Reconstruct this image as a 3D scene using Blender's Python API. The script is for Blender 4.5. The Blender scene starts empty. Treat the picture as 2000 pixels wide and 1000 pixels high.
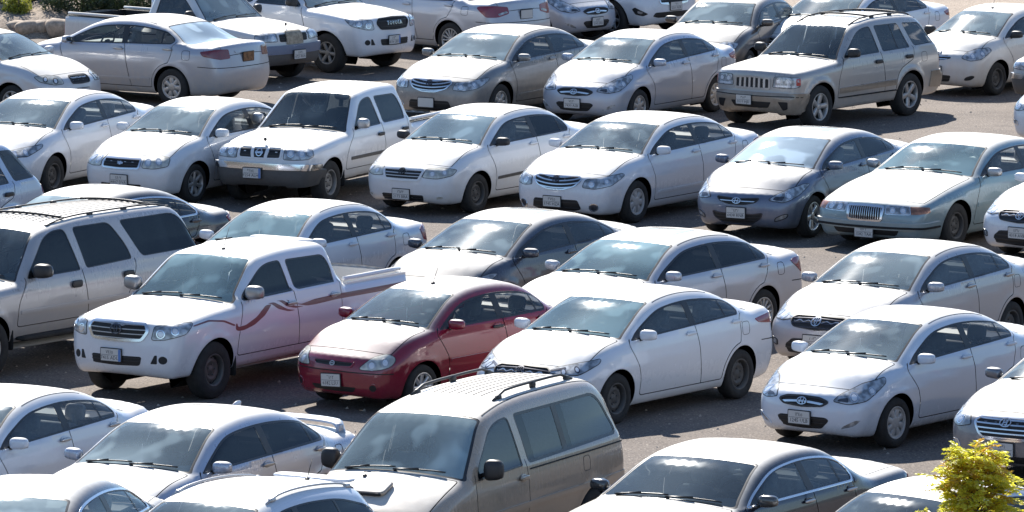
import bpy, math, random
import numpy as np
from mathutils import Vector, Matrix
from mathutils.geometry import delaunay_2d_cdt

# ------------------------------------------------------------------ camera, sky, sun, exposure
SC = bpy.context.scene
COL = SC.collection
CAM_H, CAM_F, CAM_PITCH = 13.1, 14220.0, 7.075      # metres, pixels at 2000 wide, degrees down
cam = bpy.data.cameras.new("camera")
cam_ob = bpy.data.objects.new("camera", cam)
COL.objects.link(cam_ob)
cam.sensor_width = 36.0
cam.lens = 36.0 * CAM_F / 2000.0
cam.clip_start, cam.clip_end = 1.0, 6000.0
cam_ob.location = (0, 0, CAM_H)
cam_ob.rotation_euler = (math.radians(90 - CAM_PITCH), 0, 0)
SC.camera = cam_ob

SUN_EL, SUN_AZ = 38.0, -11.0                         # azimuth from +Y (away from the camera), negative = left
world = bpy.data.worlds.new("World")
SC.world = world
world.use_nodes = True
wn = world.node_tree
bg = wn.nodes["Background"]
sky = wn.nodes.new("ShaderNodeTexSky")
sky.sky_type = 'NISHITA'
sky.sun_disc = False
sky.sun_elevation = math.radians(SUN_EL)
sky.sun_rotation = math.radians(SUN_AZ)
sky.altitude = 600
sky.air_density, sky.dust_density, sky.ozone_density = 1.0, 0.0, 3.0
wn.links.new(sky.outputs[0], bg.inputs[0])
bg.inputs[1].default_value = 0.088
sun = bpy.data.lights.new("sun", 'SUN')
sun.energy = 4.5
sun.angle = math.radians(0.53)
sun.color = (1.0, 0.955, 0.88)
sun_ob = bpy.data.objects.new("sun", sun)
COL.objects.link(sun_ob)
_az, _el = math.radians(SUN_AZ), math.radians(SUN_EL)
_d = Vector((math.sin(_az) * math.cos(_el), math.cos(_az) * math.cos(_el), math.sin(_el)))
sun_ob.rotation_euler = _d.to_track_quat('Z', 'Y').to_euler()
sun_ob.location = (0, 60, 80)
SC.view_settings.view_transform = 'Standard'
SC.view_settings.look = 'None'
SC.view_settings.exposure = 1.06
SC.view_settings.gamma = 1.0
SC.view_settings.use_curve_mapping = False
SC.render.film_transparent = False
SC.cycles.max_bounces = 10
SC.cycles.transparent_max_bounces = 16
SC.cycles.glossy_bounces = 4
SC.cycles.diffuse_bounces = 4
SC.cycles.caustics_reflective = False
SC.cycles.caustics_refractive = False
random.seed(7)
RNG = np.random.default_rng(7)
# ------------------------------------------------------------------ body surfaces (numpy)
def fillet(pts, closed=True, n=5):
    """Round every corner of a polygon: (u, z, radius) -> dense points; also the dense index of each corner."""
    P = [(p[0], p[1]) for p in pts]
    R = [(p[2] if len(p) > 2 and p[2] is not None else 0.0) for p in pts]
    out, at = [], []
    m = len(P)
    for i in range(m):
        p = np.array(P[i], float)
        if not closed and i in (0, m - 1):
            at.append(len(out)); out.append(p); continue
        a, b = np.array(P[i - 1], float), np.array(P[(i + 1) % m], float)
        la, lb = np.linalg.norm(a - p), np.linalg.norm(b - p)
        d = min(R[i], .49 * la, .49 * lb) if R[i] > 0 else 0
        da, db = min(R[i], .49 * la), min(R[i], .49 * lb)
        if d < 1e-4:
            at.append(len(out)); out.append(p); continue
        p0, p2 = p + (a - p) / la * da, p + (b - p) / lb * db
        for k in range(n + 1):
            t = k / n
            out.append((1 - t) ** 2 * p0 + 2 * t * (1 - t) * p + t * t * p2)
        at.append(len(out) - 1 - n // 2)
    return np.array(out), at


def offset_poly(P, d):
    """Move a polygon's edges outward by d (negative: inward); works for either winding."""
    P = np.asarray(P, float)
    a = 0.5 * np.sum(P[:, 0] * np.roll(P[:, 1], -1) - np.roll(P[:, 0], -1) * P[:, 1])
    sg = 1.0 if a > 0 else -1.0
    e = np.roll(P, -1, 0) - P
    l = np.linalg.norm(e, axis=1, keepdims=True) + 1e-12
    n = np.stack([e[:, 1], -e[:, 0]], 1) / l * sg
    n0 = np.roll(n, 1, 0)
    mm = n + n0
    den = np.maximum(1 + np.sum(n * n0, 1, keepdims=True), .35)
    return P + mm / den * d


def clip_half(P, a, b):
    """Keep the part of polygon P on the left of the directed line a -> b."""
    out = []
    a, b = np.array(a, float), np.array(b, float)
    d = b - a
    s = [d[0] * (p[1] - a[1]) - d[1] * (p[0] - a[0]) for p in P]
    for i in range(len(P)):
        j = (i + 1) % len(P)
        if s[i] >= 0:
            out.append(np.array(P[i], float))
        if (s[i] >= 0) != (s[j] >= 0):
            t = s[i] / (s[i] - s[j])
            out.append(np.array(P[i]) * (1 - t) + np.array(P[j]) * t)
    return np.array(out) if out else np.zeros((0, 2))


def inside(Q, P):
    x, y = Q[:, 0], Q[:, 1]
    r = np.zeros(len(Q), bool)
    for i in range(len(P)):
        x1, y1 = P[i - 1]; x2, y2 = P[i]
        if y1 == y2:
            continue
        c = ((y1 > y) != (y2 > y)) & (x < (x2 - x1) * (y - y1) / (y2 - y1) + x1)
        r ^= c
    return r


def smooth_table(zs, vs, w):
    g = np.linspace(zs[0] - .5, zs[-1] + .5, 400)
    v = np.interp(g, zs, vs)
    k = np.exp(-.5 * (np.arange(-40, 41) * (g[1] - g[0]) / w) ** 2); k /= k.sum()
    return g, np.convolve(np.pad(v, 40, mode='edge'), k, 'valid')


class Shape:
    """Car body as the rounded intersection of a side profile and a plan/section width. Local axes: +x forward, +y left, +z up."""

    def __init__(s, m):
        s.m = m
        s.L, s.hw, s.wb, s.fo = m['L'], m['hw'], m['wb'], m['fo']
        s.xn = s.fo + s.wb / 2
        s.xt = s.xn - s.L
        s.xa, s.xb = s.wb / 2, -s.wb / 2
        s.R = m['R']
        s.Ra = m.get('Ra', s.R + .055)
        s.r = m.get('r', .16) * .82
        P = [(s.xn - p[0], p[1], p[2]) for p in m['P']]
        D, at = fillet(P, True, 5)
        s.D = D
        e = np.linalg.norm(np.roll(D, -1, 0) - D, axis=1)
        s.S = np.concatenate([[0], np.cumsum(e)])
        s.Dc = np.vstack([D, D[:1]])
        s.tag = {p[3]: s.S[at[i]] for i, p in enumerate(m['P']) if len(p) > 3}
        s.s_end = s.S[at[-1]]
        t = np.roll(D, -1, 0) - D
        t /= np.linalg.norm(t, axis=1, keepdims=True) + 1e-12
        n = np.stack([t[:, 1], -t[:, 0]], 1)
        n = n + np.roll(n, 1, 0)
        n /= np.linalg.norm(n, axis=1, keepdims=True)
        s.N = np.vstack([n, n[:1]])
        # distance grid
        s.gx = np.arange(s.xt - .35, s.xn + .35, .0125); s.gz = np.arange(-.1, D[:, 1].max() + .3, .0125)
        X, Z = np.meshgrid(s.gx, s.gz, indexing='ij')
        Q = np.stack([X.ravel(), Z.ravel()], 1)
        best = np.full(len(Q), 9.0)
        for i in range(len(D)):
            a, b = s.Dc[i], s.Dc[i + 1]
            d = b - a; l2 = d @ d
            if l2 < 1e-12:
                continue
            tt = np.clip(((Q - a) @ d) / l2, 0, 1)
            w = Q - a - tt[:, None] * d
            best = np.minimum(best, np.einsum('ij,ij->i', w, w))
        best = np.sqrt(best)
        ins = inside(Q, D)
        s.G = np.where(ins, -best, best).reshape(X.shape)
        zs = m.get('sill', .24)
        s.sill = zs
        # section: fraction of half width against height between sill and belt
        tab = m.get('sec', [(-.3, .86), (0, .915), (.14, .955), (.38, .99), (.6, 1.0), (.82, .988), (1.0, .95)])
        s.tg, s.tv = smooth_table([a for a, b in tab], [b for a, b in tab], m.get('secw', .05))
        s.b0, s.b1 = m['belt']          # (u, z), (u, z)
        s.tum = m.get('tum', .42)
        bo = m.get('bow', (.24, .12, .16))
        cu = m.get('cu', 1.1)
        s.bx = [s.xt, s.xt + .9, 0 - .3, s.xn - cu - .5, s.xn - cu, s.xn]
        s.bv = [-bo[2], -bo[1], 0, bo[1] * .8, bo[1], bo[0]]
        s.crown = m.get('crown', .07)
        s.tf, s.tr = m.get('taper', (.13, .10))

    def zb(s, x):
        u = s.xn - x
        return s.b0[1] + (u - s.b0[0]) * (s.b1[1] - s.b0[1]) / (s.b1[0] - s.b0[0])

    def W(s, x, z):
        zb = s.zb(x)
        k = (z - s.sill) / (zb - s.sill)
        lo = np.interp(k, s.tg, s.tv)
        h = np.maximum(z - zb, 0)
        w = s.hw * lo
        up = s.hw * .95 - s.m.get('ledge', .012) * (1 - np.exp(-h / .02)) - s.tum * h - .10 * h * h
        w = np.where(h > 0, np.minimum(w, up), w)
        ff = np.clip((x - (s.xa - .25)) / (s.xn - s.xa + .25), 0, 1)
        fr = np.clip(((s.xb + .35) - x) / (s.xb + .35 - s.xt), 0, 1)
        w = w - s.hw * (s.tf * ff ** 2.2 + s.tr * fr ** 2)
        gr = np.clip((-.2 - x) / 2.0, 0, 1)
        w = w - np.where(h > 0, np.minimum(h / .2, 1), 0) * s.m.get('gtaper', .10) * gr ** 2
        for xa in (s.xa, s.xb):
            d = np.hypot(x - xa, z - s.R)
            w = w + s.m.get('flare', .012) * np.exp(-((d - s.Ra - .015) / .055) ** 2)
        cz = s.m.get('crease', (.55, .72))
        cl = cz[0] + (cz[1] - cz[0]) * (s.xa - x) / s.wb
        w_ = np.exp(-np.sqrt((z - cl) ** 2 + 1e-4) / .07)
        w = w + s.m.get('creased', .005) * 1.5 * w_ * np.clip((s.xa + .75 - x) / .5, 0, 1) * np.clip((x - s.xb + .75) / .5, 0, 1)
        return w

    def dP(s, x, q, z):
        xp = x + np.interp(x, s.bx, s.bv) * (q / s.hw) ** 2.3
        zp = z + s.crown * (q / .8) ** 2.2
        fx = np.clip((xp - s.gx[0]) / .0125, 0, len(s.gx) - 1.001); fz = np.clip((zp - s.gz[0]) / .0125, 0, len(s.gz) - 1.001)
        i, j = fx.astype(int), fz.astype(int)
        a, b = fx - i, fz - j
        G = s.G
        return (G[i, j] * (1 - a) + G[i + 1, j] * a) * (1 - b) + (G[i, j + 1] * (1 - a) + G[i + 1, j + 1] * a) * b

    def f(s, x, y, z):
        q = np.abs(y)
        a, b = s.dP(x, q, z), q - s.W(x, z)
        h = np.maximum(s.r - np.abs(a - b), 0) / s.r
        return np.maximum(a, b) + h * h * s.r * .25

    def normal(s, P, e=.009):
        x, y, z = P[:, 0], P[:, 1], P[:, 2]
        y = np.where(np.abs(y) < 1e-6, 1e-6, y)
        g = np.stack([s.f(x + e, y, z) - s.f(x - e, y, z), s.f(x, y + e, z) - s.f(x, y - e, z), s.f(x, y, z + e) - s.f(x, y, z - e)], 1)
        g[np.abs(P[:, 1]) < e, 1] = 0
        return g / (np.linalg.norm(g, axis=1, keepdims=True) + 1e-9)

    def prof(s, S):
        x = np.interp(S, s.S, s.Dc[:, 0]); z = np.interp(S, s.S, s.Dc[:, 1])
        nx = np.interp(S, s.S, s.N[:, 0]); nz = np.interp(S, s.S, s.N[:, 1])
        l = np.hypot(nx, nz) + 1e-9
        return x, z, nx / l, nz / l

    def unwarp(s, xp, zp, q):
        x = xp.copy()
        for _ in range(8):
            x = xp - np.interp(x, s.bx, s.bv) * (q / s.hw) ** 2.3
        return x, zp - s.crown * (q / .8) ** 2.2

    def seam(s, S):
        x, z, nx, nz = s.prof(S)
        xp, zp = x - nx * s.r / 4, z - nz * s.r / 4
        q = np.full(len(S), s.hw * .8)
        for _ in range(14):
            X, Z = s.unwarp(xp, zp, q)
            q = .4 * q + .6 * (s.W(X, Z) - s.r / 4)
        X, Z = s.unwarp(xp, zp, q)
        return X, q, Z

    def strip(s, S, T):
        """Points of the top/front/rear/floor band: S along the profile, T in -1..1 across."""
        S = np.asarray(S, float); T = np.asarray(T, float)
        _, qs, _ = s.seam(S)
        q = qs * np.abs(T)
        x, z, nx, nz = s.prof(S)
        lo, hi = np.full(len(S), -.03), np.full(len(S), s.r / 4 + .012)
        for _ in range(18):
            d = (lo + hi) / 2
            X, Z = s.unwarp(x - nx * d, z - nz * d, q)
            o = s.f(X, q, Z) > 0
            lo = np.where(o, d, lo); hi = np.where(o, hi, d)
        X, Z = s.unwarp(x - nx * d, z - nz * d, q)
        return np.stack([X, q * np.sign(T), Z], 1)

    def side(s, x, z):
        lo, hi = np.full(len(x), .05), np.full(len(x), s.hw + .25)
        for _ in range(20):
            q = (lo + hi) / 2
            o = s.f(x, q, z) > 0
            hi = np.where(o, q, hi); lo = np.where(o, lo, q)
        return np.stack([x, q, z], 1)

    def wrap(s, end, th, z):
        """Points on the nose or tail met from a vertical axis behind it."""
        sg = 1 if end == 'front' else -1
        xc = s.xn - .95 if end == 'front' else s.xt + .95
        lo, hi = np.full(len(th), .2), np.full(len(th), 1.7)
        c, sn = np.cos(th) * sg, np.sin(th)
        for _ in range(20):
            r = (lo + hi) / 2
            o = s.f(xc + r * c, r * sn, z) > 0
            hi = np.where(o, r, hi); lo = np.where(o, lo, r)
        return np.stack([xc + r * c, r * sn, z], 1)

    def angle(s, end, p):
        b, y = p[0], p[1]
        if end == 'front':
            return math.atan2(y, .95 - b)
        return math.atan2(y, .95 - b)
# ------------------------------------------------------------------ mesh helpers
def dens(P, d=.05, closed=True):
    P = [np.asarray(p, float) for p in P]
    out = []
    n = len(P) if closed else len(P) - 1
    for i in range(n):
        a, b = P[i], P[(i + 1) % len(P)]
        l = np.linalg.norm(b - a)
        if l < 1e-5:
            continue
        k = max(1, int(math.ceil(l / d)))
        for j in range(k):
            out.append(a + (b - a) * j / k)
    if not closed:
        out.append(P[-1])
    return np.array(out)


def cdt(loops, pts=None, lines=()):
    V, E = [], []
    for L in loops:
        o = len(V); n = len(L)
        V += [(float(p[0]), float(p[1])) for p in L]
        E += [(o + i, o + (i + 1) % n) for i in range(n)]
    if pts is not None and len(pts):
        V += [(float(p[0]), float(p[1])) for p in pts]
    r = delaunay_2d_cdt([Vector(v) for v in V], E, [], 0, 1e-5, False)
    return np.array([(v.x, v.y) for v in r[0]]), np.array([t for t in r[2] if len(t) == 3], int)


def grid_in(P, d, edge=0.0):
    P = np.asarray(P)
    lo, hi = P.min(0), P.max(0)
    gx = np.arange(lo[0] + d * .5, hi[0], d); gy = np.arange(lo[1] + d * .5, hi[1], d)
    if not len(gx) or not len(gy):
        return np.zeros((0, 2))
    X, Y = np.meshgrid(gx, gy, indexing='ij')
    X = X + (np.arange(X.shape[1]) % 2)[None, :] * d * .5
    Q = np.stack([X.ravel(), Y.ravel()], 1)
    return Q[inside(Q, P)]


def mesh_from(name, V, F, N=None, slots=1, fmat=None, smooth=True):
    me = bpy.data.meshes.new(name)
    me.from_pydata([tuple(map(float, v)) for v in V], [], [tuple(map(int, f)) for f in F])
    for _ in range(slots):
        me.materials.append(None)
    if fmat is not None:
        me.polygons.foreach_set('material_index', np.asarray(fmat, np.int32))
    me.polygons.foreach_set('use_smooth', [smooth] * len(me.polygons))
    me.update()
    if N is not None:
        me.normals_split_custom_set_from_vertices([tuple(map(float, n)) for n in N])
    return me


def used(V, T, *more):
    ids = np.unique(T)
    mp = np.full(len(V), -1); mp[ids] = np.arange(len(ids))
    return (V[ids], mp[T]) + tuple(a[ids] for a in more)


def orient(V, T, N):
    a = np.cross(V[T[:, 1]] - V[T[:, 0]], V[T[:, 2]] - V[T[:, 0]])
    k = np.einsum('ij,ij->i', a, N[T].sum(1)) < 0
    T = T.copy(); T[k] = T[k][:, ::-1]
    return T


def skirt(V, T, N, depth):
    """Give a sheet an edge: its border dropped inwards by depth."""
    from collections import Counter
    c = Counter()
    for t in T:
        for a, b in ((t[0], t[1]), (t[1], t[2]), (t[2], t[0])):
            c[(min(a, b), max(a, b))] += 1
    d = {}
    V2, N2, F = list(V), list(N), [tuple(t) for t in T]
    def top(i):
        if ('t', i) not in d:
            d[('t', i)] = len(V2); V2.append(V[i]); N2.append(N[i])
            d[('b', i)] = len(V2); V2.append(V[i] - N[i] * depth); N2.append(N[i])
        return d[('t', i)], d[('b', i)]
    cen = V.mean(0)
    for t in T:
        for a, b in ((t[0], t[1]), (t[1], t[2]), (t[2], t[0])):
            if c[(min(a, b), max(a, b))] == 1:
                ta, ba = top(a); tb, bb = top(b)
                F.append((tb, ta, ba, bb))
                e = V[b] - V[a]
                o = np.cross(e, N[a]); o = o / (np.linalg.norm(o) + 1e-9)
                for q in (ta, tb, ba, bb):
                    N2[q] = o * .8 + N[a] * .3
    N2 = np.array(N2); N2 /= np.linalg.norm(N2, axis=1, keepdims=True) + 1e-9
    return np.array(V2), F, N2


def join(parts):
    V, F, M, o = [], [], [], 0
    for p in parts:
        v, f = p[0], p[1]; k = p[2] if len(p) > 2 else 0
        V.append(np.asarray(v, float)); F += [tuple(i + o for i in q) for q in f]; M += [k] * len(f); o += len(v)
    return np.vstack(V), F, M


def superell(c, a, e=.4, nu=16, nv=8):
    """Rounded box: superellipsoid with half sizes a; e near 0 is boxy, 1 is round."""
    sp = lambda w, m: np.sign(w) * np.abs(w) ** m
    V, F = [], []
    for j in range(nv + 1):
        ph = -math.pi / 2 + math.pi * j / nv
        for i in range(nu):
            th = 2 * math.pi * (i + .5) / nu
            V.append((c[0] + a[0] * sp(math.cos(ph), e) * sp(math.cos(th), e), c[1] + a[1] * sp(math.cos(ph), e) * sp(math.sin(th), e), c[2] + a[2] * sp(math.sin(ph), e)))
    for j in range(nv):
        for i in range(nu):
            F.append((j * nu + i, j * nu + (i + 1) % nu, (j + 1) * nu + (i + 1) % nu, (j + 1) * nu + i))
    return np.array(V), F


def rot(V, axis, ang, c=(0, 0, 0)):
    M = np.array(Matrix.Rotation(ang, 3, axis)); c = np.array(c)
    return (V - c) @ M.T + c


def tube(P, r, n=6, cap=True):
    P = np.asarray(P, float); V, F = [], []
    for i in range(len(P)):
        t = P[min(i + 1, len(P) - 1)] - P[max(i - 1, 0)]
        t /= np.linalg.norm(t) + 1e-9
        a = np.cross(t, (0, 0, 1) if abs(t[2]) < .9 else (1, 0, 0)); a /= np.linalg.norm(a); b = np.cross(t, a)
        rr = r[i] if hasattr(r, '__len__') else r
        for k in range(n):
            w = 2 * math.pi * k / n
            V.append(P[i] + (a * math.cos(w) + b * math.sin(w)) * rr)
    for i in range(len(P) - 1):
        for k in range(n):
            F.append((i * n + k, i * n + (k + 1) % n, (i + 1) * n + (k + 1) % n, (i + 1) * n + k))
    if cap:
        F.append(tuple(range(n))[::-1]); F.append(tuple((len(P) - 1) * n + k for k in range(n)))
    return np.array(V), F


def box(x0, x1, y0, y1, z0, z1):
    V = np.array([(x, y, z) for x in (x0, x1) for y in (y0, y1) for z in (z0, z1)], float)
    return V, [(0, 1, 3, 2), (4, 6, 7, 5), (0, 4, 5, 1), (2, 3, 7, 6), (0, 2, 6, 4), (1, 5, 7, 3)]


def lathe_y(prof, n=40):
    V, F = [], []
    m = len(prof)
    for i in range(n):
        a = 2 * math.pi * i / n
        for r, y in prof:
            V.append((r * math.cos(a), y, r * math.sin(a)))
    for i in range(n):
        j = (i + 1) % n
        for k in range(m - 1):
            F.append((i * m + k, i * m + k + 1, j * m + k + 1, j * m + k))
    return np.array(V), F


# ------------------------------------------------------------------ wheels
_wheels = {}
def wheel_meshes(R, w, kind, rr):
    key = (R, w, kind, rr)
    if key in _wheels:
        return _wheels[key]
    h = w / 2
    tp = [(rr - .012, h * .55), (rr, h * .86), (rr + .012, h * .97), (rr + .35 * (R - rr), h * 1.02), (R - .03, h * .98), (R - .010, h * .84), (R, h * .55),
          (R, -h * .55), (R - .010, -h * .84), (R - .03, -h), (rr + .012, -h * .95), (rr - .01, -h * .7)]
    ty = mesh_from('tyre', *lathe_y(tp, 44))
    P = []
    P.append(lathe_y([(rr, h * .90), (rr - .008, h * .93), (rr - .02, h * .86), (rr - .028, h * .5), (rr - .035, -h * .6)], 40) + (0,))
    P.append(lathe_y([(rr - .03, h * .30), (.05, h * .30)], 28) + (1,))
    def spoke(a, r0, r1, w0, w1, y0, y1, th=.03, off0=0, off1=0):
        c, s_ = math.cos(a), math.sin(a)
        V = []
        for r, ww, y, of in ((r0, w0, y0, off0), ((r0 + r1) / 2, (w0 + w1) / 2, (y0 + y1) / 2 + .004, (off0 + off1) / 2), (r1, w1, y1, off1)):
            for sgn, yy in ((-1.15, y - th), (-1, y - .006), (-.55, y), (.55, y), (1, y - .006), (1.15, y - th)):
                t = sgn * ww / 2 + of
                V.append((r * c - t * s_, yy, r * s_ + t * c))
        F = []
        for i in range(2):
            for k in range(5):
                F.append((i * 6 + k, i * 6 + k + 1, (i + 1) * 6 + k + 1, (i + 1) * 6 + k))
        return np.array(V), F, 0
    ro = rr - .012
    yo = h * .82
    if kind.startswith('alloy'):
        n = int(kind[5:])
        ww = {5: .085, 6: .06, 7: .05, 8: .042, 10: .034}[n]
        for i in range(n):
            a = 2 * math.pi * i / n + .2
            P.append(spoke(a, .045, ro, ww * .85, ww * 1.05, yo * .80, yo, .035))
        P.append(lathe_y([(.001, yo * .86), (.045, yo * .86), (.06, yo * .8), (.065, yo * .5)], 24) + (0,))
        for i in range(5):
            a = 2 * math.pi * i / 5
            v, f = lathe_y([(.001, yo * .845), (.007, yo * .845), (.009, yo * .8)], 8)
            P.append((v + np.array((.05 * math.cos(a), 0, .05 * math.sin(a))), f, 1))
    elif kind.startswith('twin'):
        n = int(kind[4:])
        for i in range(n):
            a = 2 * math.pi * i / n + .2
            P.append(spoke(a, .05, ro, .03, .036, yo * .80, yo, .03, -.012, -.05))
            P.append(spoke(a, .05, ro, .03, .036, yo * .80, yo, .03, .012, .05))
        P.append(lathe_y([(.001, yo * .86), (.05, yo * .86), (.07, yo * .8), (.075, yo * .5)], 24) + (0,))
    elif kind.startswith('cap'):
        n = int(kind[3:])
        a0 = 2 * math.pi / n
        for i in range(n):
            P.append(spoke(i * a0, .06, ro * .92, .072 * 7 / n, ro * .92 * a0 * .62, yo * .93, yo * .9, .03))
        P.append(lathe_y([(.001, yo * .98), (.05, yo * .97), (.095, yo * .9), (.10, yo * .7)], 24) + (0,))
        P.append(lathe_y([(ro * .84, yo * .9), (ro * .92, yo * .93), (ro, yo * .96), (rr - .002, yo * .9)], 40) + (0,))
    else:  # pressed steel wheel, dark holes round a dome
        P.append(lathe_y([(.001, yo * .62), (.03, yo * .62), (.05, yo * .5), (.085, yo * .45), (.105, yo * .62), (ro * .66, yo * .66), (ro * .8, yo * .42), (ro * .93, yo * .30), (ro, yo * .5)], 40) + (0,))
        for i in range(12):
            a = 2 * math.pi * i / 12
            v, f = superell((0, 0, 0), (.020, .004, .013), .8, 10, 4)
            v = rot(v, 'Y', -a + math.pi / 2) + np.array((ro * .78 * math.cos(a), yo * .465, ro * .78 * math.sin(a)))
            P.append((v, f, 1))
        for i in range(5):
            a = 2 * math.pi * i / 5
            v, f = lathe_y([(.001, yo * .66), (.009, yo * .66), (.011, yo * .5)], 8)
            P.append((v + np.array((.07 * math.cos(a), 0, .07 * math.sin(a))), f, 2))
    V, F, M = join(P)
    rim = mesh_from('rim', V, F, slots=3, fmat=M)
    _wheels[key] = (ty, rim)
    return ty, rim


def text_geom(body, size):
    cu = bpy.data.curves.new('t', 'FONT')
    cu.body = body; cu.size = size; cu.align_x = 'CENTER'; cu.align_y = 'CENTER'; cu.resolution_u = 1
    ob = bpy.data.objects.new('t', cu); COL.objects.link(ob)
    dg = bpy.context.evaluated_depsgraph_get()
    me = bpy.data.meshes.new_from_object(ob.evaluated_get(dg))
    V = np.array([v.co[:] for v in me.vertices]) if len(me.vertices) else np.zeros((0, 3)); F = [tuple(p.vertices) for p in me.polygons]
    bpy.data.objects.remove(ob); bpy.data.curves.remove(cu); bpy.data.meshes.remove(me)
    return V, F


# ------------------------------------------------------------------ the vehicle builder
class Recipe:
    def __init__(s):
        s.items = []

    def add(s, name, mesh, keys, parent=None, mat=None, label=None):
        s.items.append((name, mesh, keys if isinstance(keys, (list, tuple)) else [keys], parent, mat, label))
        return len(s.items) - 1


def mirror_geo(V, T, N):
    m = np.array([1, -1, 1.])
    return V * m, [tuple(t)[::-1] for t in T], N * m


class Builder:
    def __init__(b, m):
        b.m = m; b.sh = Shape(m); b.rc = Recipe()

    # -- patches laid on the body
    def par(b, kind, pts, sym=False, rnd=.02):
        sh = b.sh
        if kind in ('front', 'rear'):
            P = [(sh.angle(kind, p) * .8, p[2]) for p in pts]
        elif kind == 'side':
            P = [(sh.xn - p[0], p[1]) for p in pts]
        else:
            P = [(p[0], p[1]) for p in pts]
        if sym:
            P = P + [(-p[0], p[1]) for p in P[::-1] if abs(p[0]) > 1e-6]
        if rnd:
            P = fillet([(p[0], p[1], rnd) for p in P], True, 3)[0]
        return np.array(P)

    def lift(b, kind, Q):
        sh = b.sh
        if kind in ('front', 'rear'):
            return sh.wrap(kind, Q[:, 0] / .8, Q[:, 1])
        if kind == 'side':
            return sh.side(Q[:, 0], Q[:, 1])
        return sh.strip(Q[:, 0], np.clip(Q[:, 1] / .8, -1, 1))

    def patch(b, kind, poly, off, depth=.012, hole=None, d=.05):
        loops = [dens(poly, d)]
        if hole is not None:
            loops.append(dens(hole, d))
        Q, T = cdt(loops, grid_in(poly, d))
        c = Q[T].mean(1)
        k = inside(c, np.asarray(poly))
        if hole is not None:
            k &= ~inside(c, np.asarray(hole))
        T = T[k]
        if not len(T):
            return None
        Q, T = used(Q, T)
        V = b.lift(kind, Q)
        N = b.sh.normal(V)
        T = orient(V, T, N)
        V = V + N * off
        return skirt(V, T, N, depth)

    def put(b, name, geo, keys, parent=None, flip=False, label=None):
        if geo is None:
            return None
        V, F, N = geo
        if flip:
            V, F, N = mirror_geo(V, F, N)
        return b.rc.add(name, mesh_from(name, V, F, N), keys, parent, None, label)

    def both(b, name, kind, pts, off, keys, depth=.012, rnd=.02, hole_w=None, parents=(None, None)):
        P = b.par(kind, pts, False, rnd)
        g = b.patch(kind, P, off, depth, offset_poly(P, -hole_w) if hole_w else None)
        return P, b.put(name, g, keys, parents[0]), b.put(name, g, keys, parents[1], True)

    # -- shell
    def shell(b):
        m, sh = b.m, b.sh
        s1 = sh.s_end
        su = np.arange(0, s1, .055)
        ex = sh.S[sh.S <= s1]
        S = np.unique(np.round(np.concatenate([su, ex, [s1]]), 4))
        keep = [S[0]]
        for v in S[1:]:
            if v - keep[-1] > .016:
                keep.append(v)
        if keep[-1] < s1:
            keep[-1] = s1
        S = np.array(keep)
        fl = np.linspace(s1, sh.S[-1], 34)[1:-1]
        Sall = np.concatenate([S, fl])
        X, Q, Z = sh.seam(Sall)
        b.edge = np.stack([X, Z], 1)
        body = []; trim = []; zones = {}
        # side
        loops = [b.edge]
        arch = []
        for xa in (sh.xa, sh.xb):
            a = np.linspace(0, 2 * math.pi, 44, endpoint=False)
            arch.append(np.stack([xa + sh.Ra * np.cos(a), sh.R + .0 + sh.Ra * np.sin(a)], 1))
        loops += arch
        glasses, trims = [], []
        for dl in m['dlo']:
            P = fillet([(sh.xn - p[0], p[1], p[2] if len(p) > 2 else .03) for p in dl['p']], True, 4)[0]
            tr = dl.get('trim', .02)
            if tr:
                trims.append(P)
            pin = offset_poly(P, -tr) if tr else P
            cuts = dl.get('cuts', [])      # list of ((u_top,u_bottom) front edge, (u_top,u_bottom) back edge, key) of pillars between panes
            edges = [(None, None)] + [(c, c) for c in cuts] + [(None, None)]
            for i in range(len(cuts) + 1):
                pane = pin
                if i > 0:
                    c = cuts[i - 1]; w = c[2] / 2
                    pane = clip_side(pane, sh.xn - c[0] - w, sh.xn - c[1] - w, c[3:] or (1.4, .9), True)
                if i < len(cuts):
                    c = cuts[i]; w = c[2] / 2
                    pane = clip_side(pane, sh.xn - c[0] + w, sh.xn - c[1] + w, c[3:] or (1.4, .9), False)
                if len(pane) > 2:
                    glasses.append((pane, dl.get('keys', ['glass_side'] * 9)[i]))
        loops += [dens(p, .06) for p in trims] + [dens(g, .06) for g, _ in glasses]
        # doors
        doors = []
        if 'doors' in m:
            hull = fillet([(sh.xn - p[0], p[1], p[2] if len(p) > 2 else .03) for p in b.door_hull()], True, 3)[0]
            uB = m['doors']['B']
            if uB is None:
                doors.append(hull)
            else:
                g = .0065
                doors.append(clip_side(hull, sh.xn - uB[0] + g, sh.xn - uB[1] + g, (1.4, .9), False))
                doors.append(clip_side(hull, sh.xn - uB[0] - g, sh.xn - uB[1] - g, (1.4, .9), True))
            hull2 = offset_poly(hull, .0115)
            loops += [dens(d, .06) for d in doors] + [dens(hull2, .06)]
        V2, T = cdt(loops, grid_in(b.edge, .062))
        c = V2[T].mean(1)
        ok = inside(c, b.edge)
        for a in arch:
            ok &= ~inside(c, a)
        T, c = T[ok], c[ok]
        V2, T = used(V2, T)
        V = sh.side(V2[:, 0], np.minimum(V2[:, 1], 9))
        N = sh.normal(V)
        T = orient(V, T, N)
        zone = np.zeros(len(T), int)       # 0 body
        if doors:
            zone[inside(c, hull2) & (c[:, 1] < sh.zb(c[:, 0]) + .03)] = 1     # gap
            for i, d in enumerate(doors):
                zone[inside(c, d)] = 10 + i
        for p in trims:
            zone[inside(c, p)] = 2
        for i, (g, k) in enumerate(glasses):
            zone[inside(c, g)] = 20 + i
        b.side_zone = (V, T, N, zone, glasses, doors)
        # strip
        ks = .8
        top = np.stack([S, np.full(len(S), ks)], 1)
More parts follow.
